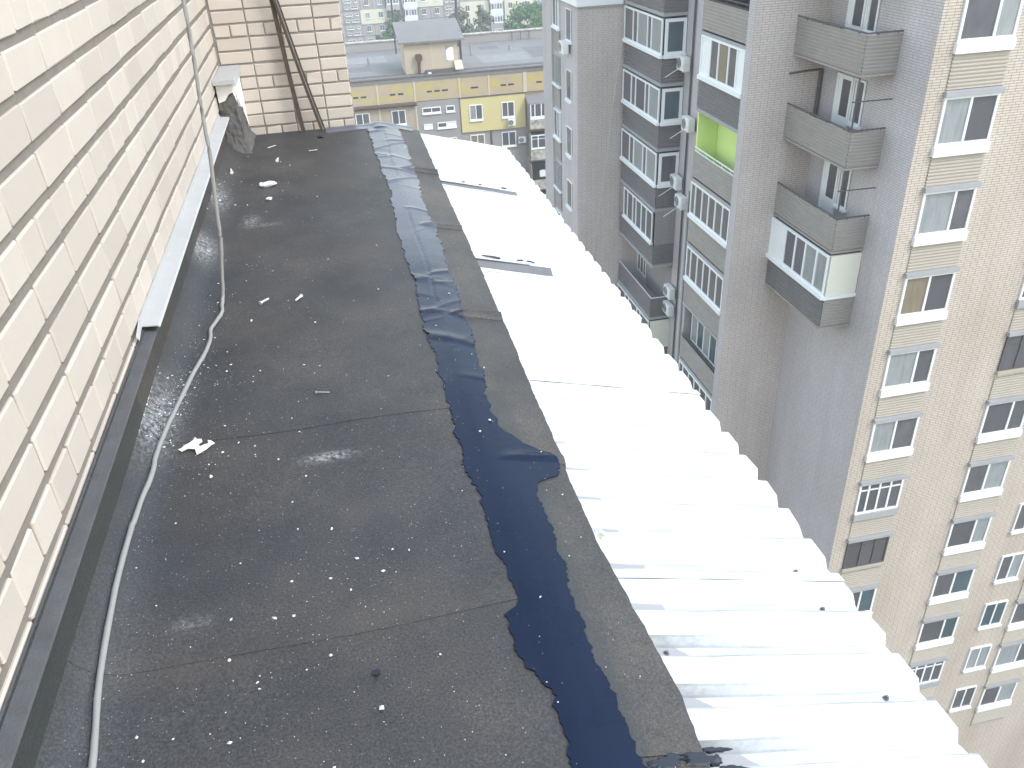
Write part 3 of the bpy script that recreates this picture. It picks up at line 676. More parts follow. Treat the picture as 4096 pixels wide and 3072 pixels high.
# white band over the end tower
b = MB(); b.box(TX - 0.06, 13.7, TY - 0.07, 47.6, -3.50, ZT); b.build('white_band', 'upvc', blk)
MB().box(TX - 0.09, 13.7, TY - 0.10, 47.6, -3.56, -3.50).build('drip_edge', 'slab', blk)

def corr(b, plane, val, u0, u1, z0, z1, pitch=0.115, dep=0.028, off=0.0):
    """corrugated sheet, ribs running along u"""
    n = max(2, int((z1 - z0) / pitch)); prof = []
    for i in range(n):
        z = z0 + (z1 - z0) * i / n; p = (z1 - z0) / n
        prof += [(z, 0), (z + p * 0.5, 0), (z + p * 0.6, dep), (z + p * 0.9, dep)]
    prof.append((z1, 0))
    for (za, da), (zb, db) in zip(prof, prof[1:]):
        if plane == 'P': b.quad((val - off - da, u0, za), (val - off - da, u1, za), (val - off - db, u1, zb), (val - off - db, u0, zb))
        else: b.quad((u0, val - off - da, za), (u1, val - off - da, za), (u1, val - off - db, zb), (u0, val - off - db, zb))
    return b

def glaze(parent, plane, val, u0, u1, z0, z1, cuts, mats, fw=0.05, sill=0.10, transom=None, fmat='upvc', name='window', dep=0.0, smat=None):
    """one glazed unit: frame with mullions at the fractions in cuts, one pane between each, a sill below"""
    b = MB(); d0, d1 = dep, dep + 0.07
    b.pl(plane, val, u0, u1, z1 - fw, z1, d0, d1); b.pl(plane, val, u0, u1, z0, z0 + fw, d0, d1)
    us = [u0] + [lerp(u0, u1, c) for c in cuts] + [u1]
    for u in us:
        a = max(min(u0, u1), u - fw / 2); e = min(max(u0, u1), u + fw / 2)
        if u == u0: a, e = (u, u + fw) if u1 > u0 else (u - fw, u)
        if u == u1: a, e = (u - fw, u) if u1 > u0 else (u, u + fw)
        b.pl(plane, val, a, e, z0 + fw, z1 - fw, d0, d1 - 0.003)
    if transom: b.pl(plane, val, u0, u1, lerp(z0, z1, transom) - 0.02, lerp(z0, z1, transom) + 0.02, d0, d1 - 0.008)
    w = b.build(name, fmat, parent)
    for i in range(len(us) - 1):
        mt = mats[i % len(mats)]
        if mt == 'none': continue
        MB().pl(plane, val, us[i] + 0.004, us[i + 1] - 0.004, z0 + 0.01, z1 - 0.01, d0 + 0.012, d0 + 0.03).build('panel' if mt in ('upvc', 'panel_cream', 'slab') else 'pane', mt, w)
    if sill:
        MB().pl(plane, val, u0 - 0.03 if u0 < u1 else u0 + 0.03, u1 + 0.03 if u0 < u1 else u1 - 0.03, z0 - sill, z0 - 0.002, d0 - 0.01, d1 + 0.06).build('sill', smat or 'upvc', w)
    return w

# ---- first bay: projecting balconies, six storeys in view
ya, yb = 35.45, 40.40
cutsA = [(40.40 - y) / (40.40 - 35.45) for y in (39.14, 38.53, 37.22, 36.73)]
for k in range(-1, 8):
    zw1, zw0 = -3.55 - 2.8 * k, -4.98 - 2.8 * k             # glazing top and bottom
    zc1, zc0 = -5.11 - 2.8 * k, -6.10 - 2.8 * k             # cladding below it
    bal = MB().box(BX + 0.03, WX, ya + 0.03, yb, zc0 - 0.02, zc0 + 0.12).build('balcony', 'slab', blk)
    bal['label'] = 'balcony with dark ribbed parapet in the first bay beside the end tower'
    b = MB(); corr(b, 'P', BX, ya, yb, zc0, zc1); b.build('cladding', 'clad_dark', bal)
    b = MB(); corr(b, 'Q', ya, BX, WX, zc0, zc1); b.build('cladding', 'clad_dark', bal)
    MB().box(BX - 0.05, WX, ya - 0.05, yb, zc0 - 0.16, zc0 - 0.025).build('slab_edge', 'slab', bal)
    if k == 4:                                             # open balcony
        MB().box(BX + 0.02, BX + 0.05, ya, yb, zc1, zc1 + 0.035).build('rail', 'upvc', bal); MB().box(BX, WX, ya - 0.01, ya + 0.02, zc1, zc1 + 0.035).build('rail', 'upvc', bal)
        glaze(bal, 'P', WX, 40.2, 38.9, zw0 - 0.6, zw1 + 0.1, [0.35, 0.7], ['glass'], 0.06, 0, name='window_frame')
        MB().box(WX - 0.02, WX - 0.003, 35.5, 38.8, zc0 + 0.13, zw1 + 0.3).build('back_wall', 'infill', bal)
        continue
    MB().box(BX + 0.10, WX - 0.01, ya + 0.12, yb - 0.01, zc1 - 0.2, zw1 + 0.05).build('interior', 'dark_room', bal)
    P_ = {0: ['glass', 'glass', 'curtain', 'glass', 'curtain'], 1: ['glass', 'glass', 'glass', 'glass', 'curtain'], 2: ['glass', 'glass', 'curtain', 'glass', 'curtain']}.get(k, ['glass'])
    if k == 3:
        glaze(bal, 'P', BX, 39.75, 35.6, zw0 - 0.05, zw1, [0.14, 0.33, 0.45, 0.63, 0.80], ['glass'], 0.07, 0.10, name='window_frame')
        MB().pl('Q', ya, BX + 0.02, WX, zc1, zw1 + 0.1, 0, 0.03).build('brick_infill', 'infill_q', bal)
        MB().pl('P', BX, 39.76, yb, zc1, zw1 + 0.1, -0.06, 0.0).build('brick_infill', 'infill', bal)
    else:
        glaze(bal, 'P', BX, yb - 0.02, ya + 0.02, zw0, zw1, cutsA, P_, 0.075, 0.13, name='window_frame')
        if k == 5: MB().pl('Q', ya, BX + 0.02, WX, zc1, zw1, 0, 0.03).build('side_panel', 'panel_cream', bal)
        else: glaze(bal, 'Q', ya, BX + 0.06, WX - 0.03, zw0, zw1, [], ['glass_blue' if k < 2 else 'glass'], 0.13, 0.13, name='window_frame')

# ---- second bay between the drainpipe wall and the pier
yc, yd = 27.88, 31.60
BX2 = 13.84
for k in range(-1, 8):
    zw1, zw0 = -3.62 - 2.8 * k, -5.05 - 2.8 * k
    zc1, zc0 = -5.22 - 2.8 * k, -6.30 - 2.8 * k
    bal = MB().box(BX2 + 0.03, IX, yc, 31.72, zc0 - 0.06, zc0 + 0.10).build('balcony', 'slab', blk)
    bal['label'] = 'recessed balcony with grey ribbed parapet between the drainpipe and the brick pier'
    b = MB(); corr(b, 'P', BX2, yc, yd + 0.1, zc0, zc1); b.build('cladding', 'clad_dark' if k in (0,) else 'clad', bal)
    MB().box(BX2, 14.8, yd + 0.1, yd + 0.14, zc0, zc1).build('cladding_end', 'clad', bal)
    MB().box(BX2 - 0.04, BX2 + 0.3, yc, yd + 0.12, zc0 - 0.14, zc0 - 0.005).build('slab_edge', 'slab', bal)
    if k in (-1, 1, 4):
        mt = {1: 'green', -1: 'dark_room', 4: 'slab'}[k]
        bx_ = 14.75 if k == 1 else 15.55
        MB().box(bx_, 15.6, yc + 0.01, 31.7, zc0 + 0.11, zc0 + 2.73).build('back_wall', mt, bal)
        MB().box(BX2 + 0.06, bx_ - 0.005, 31.60, 31.70, zc0 + 0.11, zc0 + 2.73).build('side_wall', mt, bal)
        MB().box(BX2 + 0.35, bx_ - 0.005, yc + 0.002, yc + 0.03, zc0 + 0.11, zc0 + 2.73).build('side_wall', mt, bal)
        r_ = MB(); r_.box(BX2 - 0.02, BX2 + 0.02, yc, yd, zc1 + 0.16, zc1 + 0.20); r_.box(BX2 - 0.02, BX2 + 0.02, yc, yd, zc1 + 0.02, zc1 + 0.05)
        for i in range(5): r_.box(BX2 - 0.012, BX2 + 0.012, lerp(yc, yd, (i + 0.5) / 5), lerp(yc, yd, (i + 0.5) / 5) + 0.025, zc1 + 0.05, zc1 + 0.16)
        r_.build('rail', 'upvc' if k == 1 else 'railing', bal)
        if k == 1:
            MB().box(14.70, 14.745, 27.95, 28.55, zc0 + 0.11, zc0 + 2.3).build('door', 'upvc', bal)
            MB().box(14.2, 14.6, 27.95, 28.3, zc0 + 0.11, zc0 + 1.2).build('storage_box', 'slab', bal)
        if k == 4: glaze(bal, 'P', BX2 + 0.35, 31.3, 28.0, zw0 - 0.25, zw1 - 0.05, [0.2, 0.4, 0.6, 0.8], ['curtain', 'glass_blue', 'curtain', 'glass_blue'], 0.05, 0, name='window_frame')
        continue
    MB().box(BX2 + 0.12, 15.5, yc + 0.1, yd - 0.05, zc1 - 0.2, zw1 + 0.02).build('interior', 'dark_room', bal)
    MB().box(BX2, BX2 + 0.05, yc, yd, zw1 + 0.005, zw1 + 0.17).build('head', 'slab', bal)
    if k == 0: glaze(bal, 'P', BX2, yd, yc, zw0, zw1, [0.24, 0.43, 0.66, 0.84], ['upvc', 'glass', 'curtain_warm', 'glass', 'upvc'], 0.075, 0.15, name='window_frame')
    else: glaze(bal, 'P', BX2, yd, yc, zw0 + (0 if k != 2 else 0.05), zw1 - 0.02, [0.13, 0.31, 0.48, 0.65, 0.83], ['glass'], 0.07, 0.15, name='window_frame')

# ---- corner balconies by the plain wall
GX, GY = 15.30, 23.33
for k in range(-1, 4):
    zt, zb = -2.58 - 2.8 * k, -3.70 - 2.8 * k
    bal = MB().box(GX + 0.03, IX, GY + 0.03, PY, zb - 0.03, zb + 0.11).build('balcony', 'slab', blk)
    bal['label'] = 'corner balcony with brown grey ribbed parapet in front of the plain wall'
    b = MB(); corr(b, 'P', GX, GY, PY, zb, zt - 0.06, 0.105, 0.03); b.build('cladding', 'clad' if k < 2 else 'clad_dark' if k == 3 else 'clad', bal)
    b = MB(); corr(b, 'Q', GY, GX, IX, zb, zt - 0.06, 0.105, 0.03); b.build('cladding', 'clad', bal)
    MB().box(GX - 0.02, IX, GY - 0.02, PY, zb - 0.10, zb - 0.035).build('slab_edge', 'clad', bal)
    if k < 3:
        r_ = MB(); r_.tube([(GX, PY, zt), (GX, GY, zt), (IX, GY, zt)], 0.028, 6)
        for t in (0.1, 0.35, 0.6, 0.85): r_.box(GX - 0.012, GX + 0.012, lerp(GY, PY, t), lerp(GY, PY, t) + 0.025, zt - 0.12, zt - 0.01)
        for t in (0.3, 0.85): r_.box(lerp(GX, IX, t), lerp(GX, IX, t) + 0.025, GY - 0.012, GY + 0.012, zt - 0.12, zt - 0.01)
        r_.build('rail', 'railing', bal)
        dr = glaze(bal, 'P', IX, 26.30, 25.35, zb + 0.12, zb + 2.25, [], ['upvc'], 0.09, 0, name='door')
        MB().pl('P', IX, 25.95, 25.5, zb + 0.95, zb + 2.1, 0.035, 0.05).build('pane', 'glass', dr)
        glaze(bal, 'P', IX, 25.30, 24.65, zb + 0.85, zb + 2.25, [0.25], ['upvc', 'glass'] if k < 1 else ['glass'], 0.06, 0.09, name='window_frame')
    else:
        zg0, zg1 = zt + 0.0, zt + 1.50
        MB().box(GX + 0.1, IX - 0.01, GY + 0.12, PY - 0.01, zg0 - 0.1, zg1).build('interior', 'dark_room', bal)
        glaze(bal, 'P', GX, PY - 0.01, GY + 0.02, zg0 + 0.05, zg1, [0.28, 0.46, 0.63, 0.82], ['upvc', 'glass', 'glass', 'curtain', 'curtain'], 0.085, 0.14, name='window_frame')
        MB().pl('Q', GY, GX + 0.02, IX - 0.02, zg0 + 0.02, zg1, -0.05, 0.02).build('side_panel', 'panel_cream', bal)
        MB().pl('Q', GY, GX - 0.05, IX - 0.0, zg0 - 0.09, zg0 + 0.015, -0.03, 0.06).build('sill', 'upvc', bal)
for (z0, z1) in ((-5.4, -3.75), (-8.2, -6.5)):
    MB().tube([(GX + 0.02, GY + 0.05, z0), (GX + 0.02, GY + 0.05, z1)], 0.03, 6).build('post', 'railing', blk)
    MB().tube([(15.15, GY - 0.02, z1 - 0.75), (16.9, GY - 0.06, z1 - 0.75)], 0.02, 6).build('clothes_rod', 'railing', blk)
MB().tube([(15.2, PY - 0.05, -4.38), (16.36, PY - 0.05, -4.32)], 0.035, 6).build('rainwater_pipe', 'railing', blk)
MB().tube([(16.36, PY - 0.08, -4.32), (16.36, PY - 0.08, -6.6)], 0.06, 8).build('rainwater_pipe', 'railing', blk)

# ---- end tower: slot windows and far balconies
for k in range(-1, 9):
    zs = -5.17 - 2.8 * k
    if k >= 0:
        w = glaze(blk, 'P', TX, 42.6, 41.65, zs, zs + 1.42, [], ['glass'], 0.03, 0.12, dep=-0.008)
    zc1 = -4.95 - 2.8 * k
    bal = MB().box(TX - 0.02, TX + 0.05, 43.8, 45.2, zc1 - 1.10, zc1 - 1.0).build('balcony', 'slab', blk)
    b = MB(); corr(b, 'P', TX - 0.03, 43.8, 45.2, zc1 - 1.05, zc1); b.build('cladding', 'clad', bal)
    glaze(bal, 'P', TX, 45.2, 43.82, zc1 + 0.10, zc1 + 1.55, [0.5, 0.8], ['curtain' if k % 2 else 'glass'], 0.07, 0.12, name='window_frame', fmat='upvc' if k % 2 == 0 else 'slab', smat='upvc')
MB().box(TX - 0.12, TX - 0.002, 45.2, 45.65, ZB, ZT).build('corner_pier', 'tile_p', blk)

# ---- sunlit front: one loggia column in the photograph, more further right
for col, (u0, u1) in enumerate(((17.06, 18.86), (21.6, 23.4), (26.2, 28.0), (30.8, 32.6))):
    for k in range(0, 12):
        zw1 = -1.30 - 2.8 * k - (0.1 if k else 0); zw0 = zw1 - 1.42
        zc1, zc0 = zw0 - 0.30, zw0 - 1.36
        bal = MB().pl('Q', QY, u0, u1, zc0 - 0.03, zc0 + 0.08, 0.0, 0.05).build('balcony', 'slab', blk)
        bal['label'] = 'loggia with beige ribbed parapet on the sunlit front'
        b = MB(); corr(b, 'Q', QY, u0, u1, zc0, zc1, 0.10, 0.03, 0.02); b.build('cladding', 'clad_beige', bal)
        kk = (k + col * 3)
        if kk % 7 in (6, 7): glaze(bal, 'Q', QY, u0, u1, zw0, zw1, [0.22, 0.47, 0.72], ['glass'], 0.07, 0.30, transom=0.78, name='window_frame', smat='slab')
        elif kk % 7 == 0 and k: glaze(bal, 'Q', QY, u0, u1, zw0, zw1, [0.36, 0.68], ['glass'], 0.06, 0.14, transom=0.75, name='window_frame', fmat='railing', smat='clad_beige')
        else: glaze(bal, 'Q', QY, u0, u1, zw0, zw1, [0.5] if kk % 2 else [0.62], random.choice((['curtain', 'glass'], ['glass'], ['glass', 'glass_blue'], ['curtain_warm', 'glass'], ['glass', 'curtain'])), 0.075, 0.30, name='window_frame')
        MB().pl('Q', QY, u0 - 0.05, u1 + 0.05, zw1 + 0.01, zw1 + 0.16, 0.0, 0.16).build('head', 'slab', bal)
for col, x in enumerate((19.75, 24.6, 29.2)):
    for k in range(0, 12):
        zw1 = -1.1 - 2.8 * k
        glaze(blk, 'Q', QY, x, x + 1.1, zw1 - 1.45, zw1, [0.5], random.choice((['glass'], ['curtain'], ['glass', 'curtain'], ['glass_blue'])), 0.06, 0.10, dep=0.0) if x > 20 else None

# drainpipe and hanging wire
MB().tube([(WX - 0.07, 34.54, ZT), (WX - 0.07, 34.54, ZB)], 0.045, 8).build('rainwater_pipe', 'pipe', blk)
MB().tube([(WX - 0.09, 33.95, -10.5), (WX - 0.09, 33.95, ZB)], 0.07, 8).build('rainwater_pipe', 'pipe_light', blk)
wp = smooth_pts([(13.7, TY - 0.15, -3.6), (13.64, TY - 0.15, -5.22), (13.45, TY - 0.15, -6.54), (13.20, TY - 0.15, -8.44), (12.95, TY - 0.15, -10.9), (12.76, TY - 0.15, -12.3), (12.55, TY - 0.15, -13.9), (12.28, TY - 0.15, -16.0), (11.9, TY - 0.15, -22.0)])
o = MB().tube(wp, 0.013, 5).build('hanging_wire', plain('pale_wire', (0.6, 0.58, 0.52))); tag(o, 'thin pale wire hanging slackly across the grey end tower wall', 'wire')

# ---- air conditioners
def ac(label, x, y, z, plane='P', w=0.8, h=0.56, d=0.3, hose=None):
    t = thing('air_conditioner', label, 'air conditioner', 'outdoor air conditioning units', (x, y, z))
    bm = bmesh.new(); bmesh.ops.create_cube(bm, size=1.0)
    for v in bm.verts: v.co = Vector((v.co.x * w, v.co.y * d, v.co.z * h))
    bmesh.ops.bevel(bm, geom=list(bm.edges), offset=0.025, segments=2, affect='EDGES')
    me = bpy.data.meshes.new('casing'); bm.to_mesh(me); bm.free(); me.materials.append(M['ac']); link(me, 'casing', t, (0, -d / 2 - 0.12, h / 2))
    m = MB(); n = 20
    m.tube([(-0.12, -d - 0.119, h / 2), (-0.12, -d - 0.128, h / 2)], h * 0.40, 20); m.build('fan_grille', 'ac_grille', t)
    m = MB()
    for i in range(5):
        a = i * math.pi / 5; m.box(-0.12 - h * 0.4 * abs(math.cos(a)) - 0.004, -0.12 + h * 0.4 * abs(math.cos(a)) + 0.004, -d - 0.136, -d - 0.13, h / 2 + h * 0.4 * (i - 2) / 2.6 - 0.004, h / 2 + h * 0.4 * (i - 2) / 2.6 + 0.004)
    m.build('guard', 'ac', t)
    m = MB()
    for sx in (-0.28, 0.28): m.box(sx - 0.015, sx + 0.015, -d - 0.1, 0, -0.03, 0.0); m.box(sx - 0.015, sx + 0.015, -0.03, 0, -0.25, -0.03)
    m.build('bracket', 'ac', t)
    if hose:
        m = MB(); m.tube(smooth_pts(hose), 0.014, 6); m.build('drain_hose', 'ac', t)
    t.rotation_euler = (0, 0, -math.pi / 2 if plane == 'P' else 0)
    return t
hz = [(0.3, -0.2, 0.1), (0.45, -0.3, 0.35), (0.55, -0.7, 0.2), (0.6, -1.3, -0.1)]
ac('air conditioner under the topmost slot window of the end tower', TX, 42.2, -5.75)
ac('topmost air conditioner beside the first balcony stack', WX, 34.95, -5.55, hose=hz)
ac('second air conditioner from the top by the drainpipe, beside the lime green loggia', WX, 34.05, -7.85, hose=hz)
ac('third air conditioner down the drainpipe wall, below the white loggia glazing', WX, 35.0, -10.65, hose=hz)
ac('air conditioner fourth down by the drainpipe, with a loose pale hose', WX, 34.3, -11.35, hose=hz)
ac('air conditioner at the end of the open balcony low on the drainpipe wall', WX, 35.0, -16.1)
ac('lowest air conditioner, right under another one at the open balcony', WX, 35.0, -17.0)

# ================================================================== YELLOW PANEL BUILDING
def attic_mat():
    t = NT('attic_tile', 0.8, 0.2); p = t.pos(); s = t.sep(p)
    b = t.n('ShaderNodeTexBrick', offset=0.0, offset_frequency=1, squash=1.0)
    b.inputs['Scale'].default_value = 1.0; b.inputs['Brick Width'].default_value = 0.12; b.inputs['Row Height'].default_value = 0.12; b.inputs['Mortar Size'].default_value = 0.01
    b.inputs['Color1'].default_value = (0.47, 0.37, 0.24, 1); b.inputs['Color2'].default_value = (0.45, 0.35, 0.235, 1); b.inputs['Mortar'].default_value = (0.38, 0.31, 0.23, 1)
    t.l(t.comb(s[0], s[2]), b.inputs['Vector'])
    sp = t.noise(t.comb(s[0], t.math('MULTIPLY', s[2], 1.0)), 1.15, 2, 0.5)
    band = t.ramp(s[2], [(0.0, 0.0), (1.0, 1.0)])
    zz = t.math('ABSOLUTE', t.math('ADD', s[2], 13.75)); zz = t.ramp(zz, [(0.35, 1.0), (0.85, 0.0)])
    f = t.math('MULTIPLY', t.ramp(sp, [(0.47, 0.0), (0.6, 1.0)]), zz)
    c = t.mix(t.math('MULTIPLY', f, 0.7), b.outputs['Color'], (0.50, 0.40, 0.08))
    c = t.mix(t.math('MULTIPLY', t.ramp(t.noise(p, 0.8, 5), [(0.4, 0.0), (0.8, 1.0)]), 0.35), c, (0.30, 0.26, 0.22)); t.col(c); return t.m
M['attic'] = attic_mat()
M['panel_tile'] = tile_mat('panel_tile', 'x', (0.46, 0.38, 0.29), (0.44, 0.365, 0.285), (0.37, 0.31, 0.25), 0.15, 0.12, 2, 0.15, 0.012)
M['panel_grey'] = plain('grey_panel', (0.30, 0.275, 0.265), 0.85, 0.08, 1.2)
M['joint'] = plain('panel_joint', (0.52, 0.45, 0.36), 0.8, 0.08, 2)
M['insul'] = plain('yellow_render', (0.57, 0.485, 0.24), 0.85, 0.05, 0.8)
M['roofing'] = plain('old_roofing', (0.20, 0.192, 0.186), 0.8, 0.22, 0.5)
M['roof_edge'] = plain('mossy_edge', (0.12, 0.105, 0.10), 0.9, 0.3, 2)
M['stucco'] = plain('hut_stucco', (0.46, 0.385, 0.29), 0.9, 0.10, 1.2)
M['soot'] = plain('rust_brown', (0.10, 0.065, 0.05), 0.85, 0.3, 3)
def rough_conc():
    t = NT('worn_concrete', 0.9, 0.2); p = t.pos(); n = t.noise(p, 2.2, 5, 0.65)
    t.col(t.ramp(n, [(0.35, (0.22, 0.195, 0.175)), (0.52, (0.42, 0.39, 0.35)), (0.7, (0.62, 0.58, 0.53))])); return t.m
M['conc_worn'] = rough_conc()
YB = 75.7
yel = thing('panel_building', 'beige and yellow panel apartment building with a flat grey roof and a rooftop hut', 'building')
X0, X1 = -22.0, 40.0
MB().box(X0, X1, YB + 0.05, 91.6, -42, -12.9).build('wall', 'panel_tile', yel)
# attic panels, divided by joints
edges = [-22.0, -18.8, -15.6, -12.4, -9.2, -6.0, -2.85, 0.35, 3.54, 6.74, 10.68, 13.3, 16.55, 19.75, 22.95, 26.15, 29.35, 32.6, 36.0, 40.0]
vents = {7: [(1.44, 1.89), (2.09, 2.57)], 8: [(4.59, 5.07), (5.29, 5.76)], 9: [(7.80, 8.24), (8.47, 8.94), (9.14, 9.66)], 10: [(11.69, 12.34)], 11: [(14.36, 14.85), (15.05, 15.54)], 12: [(17.59, 18.09), (18.27, 18.79)], 13: [(20.6, 21.1), (21.3, 21.8)]}
for i in range(len(edges) - 1):
    a, e = edges[i], edges[i + 1]
    pn = MB().box(a + 0.06, e - 0.06, YB - 0.10, YB + 0.045, -14.60, -12.62).build('attic_panel', 'attic', yel)
    wj = 0.32 if abs(e - 16.55) < 0.01 else 0.14
    MB().box(e - wj / 2, e + wj / 2, YB - 0.14, YB + 0.02, -14.62, -12.56).build('panel_joint', 'joint', yel)
    for (v0, v1) in vents.get(i, []): MB().box(v0, v1, YB - 0.112, YB - 0.101, -13.93, -13.78).build('vent_slot', 'dark_room', pn)
    if i < 9 or i > 12:
        for st in range(3):
            z1 = -14.66 - 2.8 * st
            MB().box(a + 0.05, e - 0.05, YB - 0.06, YB + 0.045, z1 - 2.74, z1).build('wall_panel', 'panel_tile', yel)
        MB().box(e - 0.07, e + 0.07, YB - 0.09, YB + 0.02, -42, -14.64).build('panel_joint', 'joint', yel) if i < 9 else None
MB().box(6.82, 10.62, YB - 0.06, YB + 0.045, -42, -14.64).build('wall_panel', 'panel_grey', yel)
MB().box(10.62, 16.5, YB - 0.02, YB + 0.045, -42, -17.7).build('wall_panel', 'panel_grey', yel)
MB().box(10.66, 16.5, YB - 0.16, YB + 0.03, -17.66, -14.72).build('insulation_panel', 'insul', yel)
MB().box(10.6, 16.6, YB - 0.20, YB - 0.105, -14.70, -14.61).build('drip_edge', 'roof_edge', yel)
MB().tube([(-22, YB - 0.28, -14.77), (6.80, YB - 0.28, -14.78)], 0.14, 10).build('insulated_pipe', 'soot', yel)
# windows
def yw(x0, x1, z0, z1, cuts=(0.5,), mats=('glass',), d=-0.0, sill=0.12, tr=None, fw=0.07): return glaze(yel, 'Q', YB, x0, x1, z0, z1, list(cuts), list(mats), fw, sill, transom=tr, dep=d)
for st in range(3):
    dz = -2.8 * st
    for x in (-11.6, -8.4, -5.2, -2.0, 1.42, 4.55): yw(x, x + 1.22, -16.42 + dz, -15.2 + dz, d=0.06)
    for x in (20.6, 23.8, 27.0, 30.2, 33.6): yw(x, x + 1.22, -16.42 + dz, -15.2 + dz, d=0.06)
yw(7.26, 8.9, -15.68, -15.2, (0.5,), d=0.05); yw(9.38, 10.13, -15.68, -15.2, (), d=0.05)
yw(7.28, 8.05, -17.1, -16.62, (), ('upvc',), d=0.05, sill=0.0); yw(8.5, 10.18, -17.05, -16.58, (0.48,), ('glass', 'upvc'), d=0.05)
yw(7.26, 8.9, -18.48, -18.0, (0.5,), d=0.05); yw(9.38, 10.13, -18.48, -18.0, (), d=0.05)
yw(11.42, 12.6, -16.62, -15.3, (0.5,), ('curtain', 'glass'), d=0.15); yw(14.34, 15.5, -16.62, -15.3, (0.48,), ('glass', 'glass'), d=0.15)
yw(11.37, 12.68, -19.25, -17.96, (0.5,), ('curtain_warm',), d=0.02); yw(14.25, 15.57, -19.25, -17.96, (0.5,), d=0.02)
MB().box(15.7, 16.5, YB - 0.06, YB - 0.021, -20.4, -19.1).build('wall_panel', 'panel_grey', yel); MB().tube([(13.3, YB - 0.06, -17.7), (13.3, YB - 0.06, -22)], 0.07, 8).build('rainwater_pipe', 'pipe', yel)
# stack of balconies at the right
aw = MB(); aw.prism([(YB - 0.1, -14.95), (YB - 1.15, -15.45), (YB - 1.15, -15.5), (YB - 0.1, -15.0)], 'x', 16.55, 19.75); aw.build('awning', plain('awning', (0.2, 0.185, 0.19), 0.7, 0.1, 2), yel)
for st in range(5):
    dz = -2.8 * st
    bal = MB().box(16.7, 19.7, YB - 1.1, YB - 0.05, -17.72 + dz, -17.6 + dz).build('balcony', 'slab', yel); bal['label'] = 'weathered concrete balcony at the right end of the yellow building'
    MB().box(16.7, 19.7, YB - 1.15, YB - 1.06, -17.7 + dz, -16.78 + dz).build('parapet', 'conc_worn', bal)
    MB().box(16.7, 16.78, YB - 1.05, YB - 0.05, -17.6 + dz, -15.3 + dz).build('side_wall', 'panel_grey', bal)
    if st != 2:
        cut = [0.14, 0.34, 0.55, 0.76] if st == 0 else [0.22, 0.47, 0.72]
        glaze(bal, 'Q', YB - 1.06, 16.75, 19.7, -16.66 + dz, -15.45 + dz, cut, ['glass'], 0.085, 0.2 if st == 0 else 0.06, transom=None if st == 0 else 0.72, name='window_frame')
        MB().box(16.8, 19.68, YB - 0.95, YB - 0.06, -17.5 + dz, -15.4 + dz).build('interior', 'dark_room', bal)
    else:
        MB().box(16.8, 19.68, YB - 0.08, YB - 0.05, -17.5 + dz, -15.4 + dz).build('back_wall', 'dark_room', bal)
        MB().box(18.3, 18.4, YB - 0.12, YB - 0.09, -17.5 + dz, -15.5 + dz).build('door_post', 'panel_grey', bal)
ac('white air conditioner under the second window of the yellow rendered panel', 15.17, YB - 0.16, -17.35, 'Q', 0.66, 0.58, 0.3)
ac('air conditioner on the grey wall beside the weathered concrete balconies', 16.1, YB - 0.02, -19.02, 'Q', 0.7, 0.55, 0.3)
o = MB(); o.prism([(17.45, -22.03), (17.98, -22.03), (18.03, -21.55), (17.92, -21.45), (17.52, -21.45), (17.42, -21.55)], 'y', YB - 1.35, YB - 1.17); o = o.build('satellite_box', 'ac'); tag(o, 'white box hanging on the front of an open concrete balcony', 'box')
# roof
MB().box(X0, X1, YB - 0.16, 91.6, -12.88, -12.58).build('roof', 'roofing', yel)
MB().box(X0, X1, YB - 0.22, YB + 0.35, -12.575, -12.50).build('roof_edge', 'roof_edge', yel)
MB().box(X0, X1, YB + 1.15, YB + 1.9, -12.576, -12.55).build('wet_strip', 'roof_edge', yel)
MB().box(X0, X1, 90.6, 91.2, -12.57, -11.75).build('parapet', 'panel_grey', yel); MB().box(X0, X1, 90.5, 91.3, -11.74, -11.66).build('parapet_cap', 'conc_worn', yel)
for x in (18.6, 19.5, 20.4): MB().tube([(x, 90.4, -12.57), (x, 90.4, -11.8)], 0.04, 6).build('vent_pipe', 'pipe', yel)
for (x0, x1, y0_, y1_, mt) in ((13.5, 18.2, 79.5, 83.5, 'roof_patch'), (18.6, 24.0, 80.5, 86.0, 'roofing_dark'), (-3.0, 3.5, 80.0, 82.4, 'roofing_dark'), (1.0, 5.2, 84.0, 87.5, 'roof_patch'), (14.6, 16.4, 86.6, 88.2, 'roofing_dark')):
    if mt not in M: M[mt] = plain(mt, (0.24, 0.235, 0.23) if mt == 'roof_patch' else (0.155, 0.15, 0.15), 0.8, 0.25, 0.8)
    MB().box(x0, x1, y0_, y1_, -12.579, -12.571).build('roof_patch', mt, yel)
for (x, y, h) in ((3.4, 83.0, 0.7), (17.2, 85.0, 0.5), (13.2, 83.8, 0.9), (20.6, 82.2, 0.6)):
    MB().tube([(x, y, -12.57), (x, y, -12.57 + h)], 0.11, 8).build('vent_pipe', 'panel_grey', yel)
